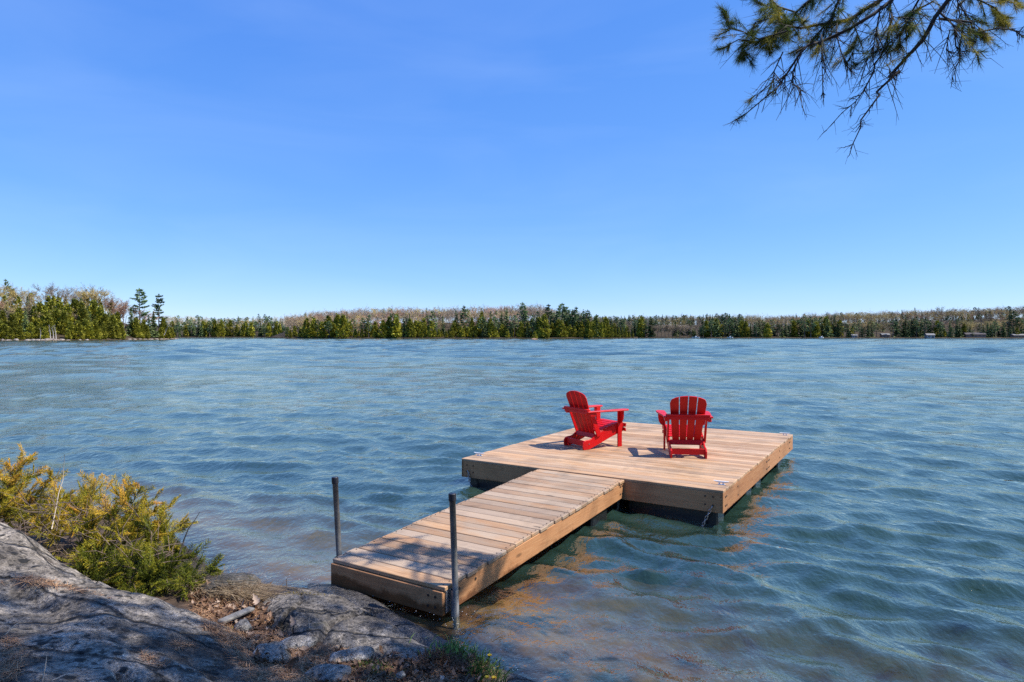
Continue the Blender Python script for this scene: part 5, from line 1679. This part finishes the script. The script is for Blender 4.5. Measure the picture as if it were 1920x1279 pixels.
tangle('dead_twigs', 'tangle of brown dead twigs under the left cedar shrub', (0, 940, 230, 1040), 110, M['twig_mid'], 5.6, .25)

# ------------------------------------------------------------------ overhanging white pine, trunk out of the picture to the right
M['pneedle'] = foliage_mat('pine_needles_green', [(0, (0.018, 0.040, 0.014)), (0.45, (0.050, 0.095, 0.026)), (0.8, (0.17, 0.20, 0.035)), (1, (0.40, 0.33, 0.05))], transl=0.4, rnd_amt=0.0)
M['pbark'] = simple('pine_bark', (0.045, 0.036, 0.032), 0.9, nscale=8, amt=0.5, bump=0.6)
NG = np.random.default_rng(1234)
pine = empty('white_pine', (5.0, 0.6, float(ground_h(np.array([5.0]), np.array([0.6]))[0])))
tag(pine, 'overhanging pine with needle tufts and bare drooping twigs at the upper right', 'tree')
PO = Vector(pine.location)
v, f = tube([(0, 0, -.3), (.05, .05, 3), (-.05, .1, 7), (0, 0, 12), (.1, 0, 15)], [.27, .23, .19, .12, .03], 12)
obj('trunk', new_mesh('trunk', v, f, [M['pbark']], True), pine)
def limb(pts, radii, sides=6):
    return tube([tuple(Vector(p) - PO) for p in pts], radii, sides, False)
def tufts(P, D, n, L, w, tone):
    """needle bundles: n needles fanned round each direction"""
    P = np.repeat(np.asarray(P), n, 0); D = np.repeat(np.asarray(D), n, 0); T = np.repeat(np.asarray(tone), n)
    m = len(P)
    d = D + NG.normal(0, .75, (m, 3)); d /= np.linalg.norm(d, axis=1)[:, None]
    P = P - D * NG.uniform(0, .05, (m, 1)) 
    s = np.cross(d, NG.normal(size=(m, 3))); s /= np.linalg.norm(s, axis=1)[:, None]
    l = (L * NG.uniform(.7, 1.15, m))[:, None]
    dr = np.array([0, 0, -.12])
    V = np.stack([P - s * w, P + s * w, P + d * l + dr * l], 1).reshape(-1, 3)
    return V, np.clip(T + NG.normal(0, .1, m), 0, 1)
def c4(lst, dep):
    return [unproject(1320 + a / 3.2, (b - 54) / 3.2, depth=dep + dd) for (a, b, *r) in lst for dd in [(r[0] if r else 0)]]
LIMBS = [  # (points in the upper right crop, depth, start radius, needles on the side shoots)
    ([(1560, -110), (1500, 10), (1410, 140), (1320, 290), (1250, 370), (1190, 460), (1130, 510), (1060, 590), (1010, 650), (950, 770), (925, 830), (912, 930)], 4.9, .021, .12),
    ([(1240, -100), (1110, 20), (1000, 90), (900, 150), (760, 180), (620, 180), (500, 205), (430, 270), (330, 290), (200, 300), (120, 320)], 5.2, .019, .85),
    ([(1280, -90), (1120, 60), (960, 190), (860, 240), (740, 270), (640, 310), (560, 390), (520, 480), (440, 580), (370, 640), (290, 700), (175, 775)], 5.0, .018, .22),
    ([(900, -110), (830, 0), (790, 110), (740, 190), (680, 260), (640, 330), (560, 350)], 5.3, .015, .7),
    ([(780, -110), (690, 0), (620, 70), (560, 120), (540, 160), (450, 230), (400, 300), (380, 360)], 5.4, .014, .85),
    ([(280, -60), (340, 20), (420, 120), (470, 170), (560, 180)], 5.3, .006, .6),
    ([(470, 270), (330, 290), (240, 250), (170, 190), (130, 120)], 5.2, .007, .9),
    ([(1420, -80), (1300, 0), (1250, 150), (1200, 260), (1170, 330)], 5.1, .012, .5),
    ([(1410, 140), (1480, 230), (1540, 310), (1590, 330), (1620, 390)], 4.9, .008, .15),
    ([(1430, 150), (1540, 230), (1620, 250), (1740, 240), (1840, 245), (1940, 262)], 4.95, .009, .35),
    ([(1600, -70), (1640, 10), (1760, 80), (1800, 160), (1790, 210)], 5.1, .009, .9),
    ([(1640, -60), (1720, 0), (1830, 20), (1930, 40)], 5.2, .012, .6),
    ([(1180, -80), (1150, 30), (1140, 150), (1100, 260), (1080, 350), (1050, 420), (1000, 500), (970, 600), (930, 650), (830, 730), (745, 830)], 5.05, .012, .25),
    ([(830, 150), (790, 260), (820, 380), (850, 450), (845, 510)], 5.15, .006, .45),
    ([(720, 250), (700, 300), (690, 400), (720, 480), (725, 600)], 5.0, .005, .2),
    ([(560, 400), (530, 490), (530, 560), (535, 620), (570, 715)], 5.0, .005, .08),
    ([(460, 380), (440, 460), (420, 540), (340, 600), (240, 675)], 5.05, .005, .12),
    ([(1480, 230), (1490, 330), (1500, 420), (1492, 520)], 4.95, .003, .15),
    ([(950, 130), (930, 260), (900, 370), (870, 460)], 5.2, .006, .6),
    ([(1050, 100), (1020, 240), (1000, 340), (960, 430), (910, 590)], 5.1, .006, .4),
    ([(1210, 120), (1190, 220), (1120, 330), (1110, 420), (1140, 540)], 5.0, .006, .35),
    ([(600, 80), (460, 60), (380, 100), (300, 60), (260, 20)], 5.5, .008, .8),
    ([(520, 200), (400, 180), (300, 200), (240, 320), (250, 420)], 5.3, .006, .9),
    ([(1380, 60), (1300, 90), (1240, 210), (1180, 330)], 5.1, .007, .5),
    ([(1550, 60), (1640, 130), (1650, 220), (1600, 310)], 5.0, .006, .5),
    ([(1500, 20), (1560, 120), (1530, 240), (1500, 320)], 5.05, .005, .35),
]
wood, TP, TD, TT_ = [], [], [], []
HUB = Vector((4.2, 3.4, 6.3))
for pts, dep, r0, nd in LIMBS:
    P = c4(pts, dep)
    P = [p + Vector((0, NG.normal(0, .06), 0)) for p in P]
    n = len(P)
    rad = [r0 * .8 * (1 - .9 * i / (n - 1)) + .0014 for i in range(n)]
    if pts[0][1] < 0:
        # carry the limb on out of the picture to the main bough
        P = [HUB + Vector((NG.normal(0, .25), NG.normal(0, .3), NG.normal(0, .15))), P[0].lerp(HUB, .45) + Vector((0, 0, .25))] + P
        rad = [r0 * 1.6, r0 * 1.3] + rad
    wood.append(limb(P, rad, 6))
    seg = len(P) - 1
    nt = int(5 + 4.4 * seg)
    for k in range(nt):
        q = NG.uniform(1.0 if pts[0][1] < 0 else 0.2, seg); i = min(int(q), seg - 1)
        p = P[i].lerp(P[i + 1], q - i); d = (P[i + 1] - P[i]).normalized()
        if pts[0][1] < 0 and i < 2: continue
        side = Vector((NG.normal(), NG.normal() * .8, NG.normal(-.35, .6)))
        dr = (d * NG.uniform(.5, 1.0) + side * .55).normalized()
        L = NG.uniform(.07, .30) * (1.0 if q < seg * .7 else .40)
        m = p + dr * L * .55 + Vector((0, 0, NG.normal(-.01, .015)))
        e = p + dr * L + Vector((0, 0, -L * .12))
        wood.append(limb([p, m, e], [.0036, .0026, .0012], 4))
        ey = CY - FPX * ((e.z - CAM_Z) / e.y)          # low shoots have lost their needles
        if NG.uniform() < nd * (1.0 if ey < 140 else .10):
            tone = float(np.clip(NG.normal(.66, .20), 0, 1))
            if pts[0][0] > 1550 or NG.uniform() < .12: tone += .38
            for fr in (0.5, .75, 1.0):
                TP.append(tuple(p.lerp(e, fr))); TD.append(tuple(dr)); TT_.append(tone)
        # bare side twiglets
        for z_ in range(2):
            f0 = NG.uniform(.3, .9); a = p.lerp(e, f0)
            b2 = a + (dr + Vector(NG.normal(0, .6, 3))).normalized() * NG.uniform(.04, .13)
            wood.append(limb([a, b2], [.0016, .0008], 3))
    if nd > .3 and pts[-1][1] < 340:
        TP.append(tuple(P[-1])); TD.append(tuple((P[-1] - P[-2]).normalized())); TT_.append(.4)
# main bough to the trunk
wood.append(limb([PO + Vector((0, .1, 5.9)), PO.lerp(HUB, .5) + Vector((0, 0, 3.3)), HUB], [.11, .085, .05], 8))
v, f = join(*wood)
obj('limbs', new_mesh('limbs', v, f, [M['pbark']], True), pine)
V1, T1 = tufts(np.array(TP) - np.array(PO), np.array(TD), 36, .082, .0011, np.array(TT_))
# crown above and behind the viewer: shades the near rocks
CR = []
bw = []
for i in range(380):
    an = NG.uniform(0, 6.283); z = NG.uniform(6.2, 12.5)
    Lb = (5.4 - (z - 6.2) * .55) * NG.uniform(.55, 1.0)
    e = Vector((PO.x + math.cos(an) * Lb, PO.y + math.sin(an) * Lb, z + .25))
    # the side over the lake is thinner
    if e.y > 4.55 - (z - 6.2) * .05: continue
    b0 = Vector((PO.x, PO.y, z - .3))
    bw.append(limb([b0, b0.lerp(e, .5) + Vector((0, 0, -.05)), e], [.035, .022, .008], 5))
    for k in range(13):
        fr = NG.uniform(.35, 1.05)
        CR.append(tuple(b0.lerp(e, fr) + Vector(NG.normal(0, .28, 3)) * (.5 + .5 * fr) - PO))
v, f = join(*bw)
obj('upper_branches', new_mesh('upper_branches', v, f, [M['pbark']], True), pine)
CR = np.array(CR)
V2, T2 = tufts(CR, NG.normal(size=CR.shape) * .4 + np.array([0, 0, .5]), 22, .22, .011, np.full(len(CR), .4))
V = np.concatenate([V1, V2])
me = fast_mesh('needles', V, np.arange(len(V)).reshape(-1, 3), [M['pneedle']], attrs={'tint': ('FACE', np.concatenate([T1, T2]))})
obj('needles', me, pine)
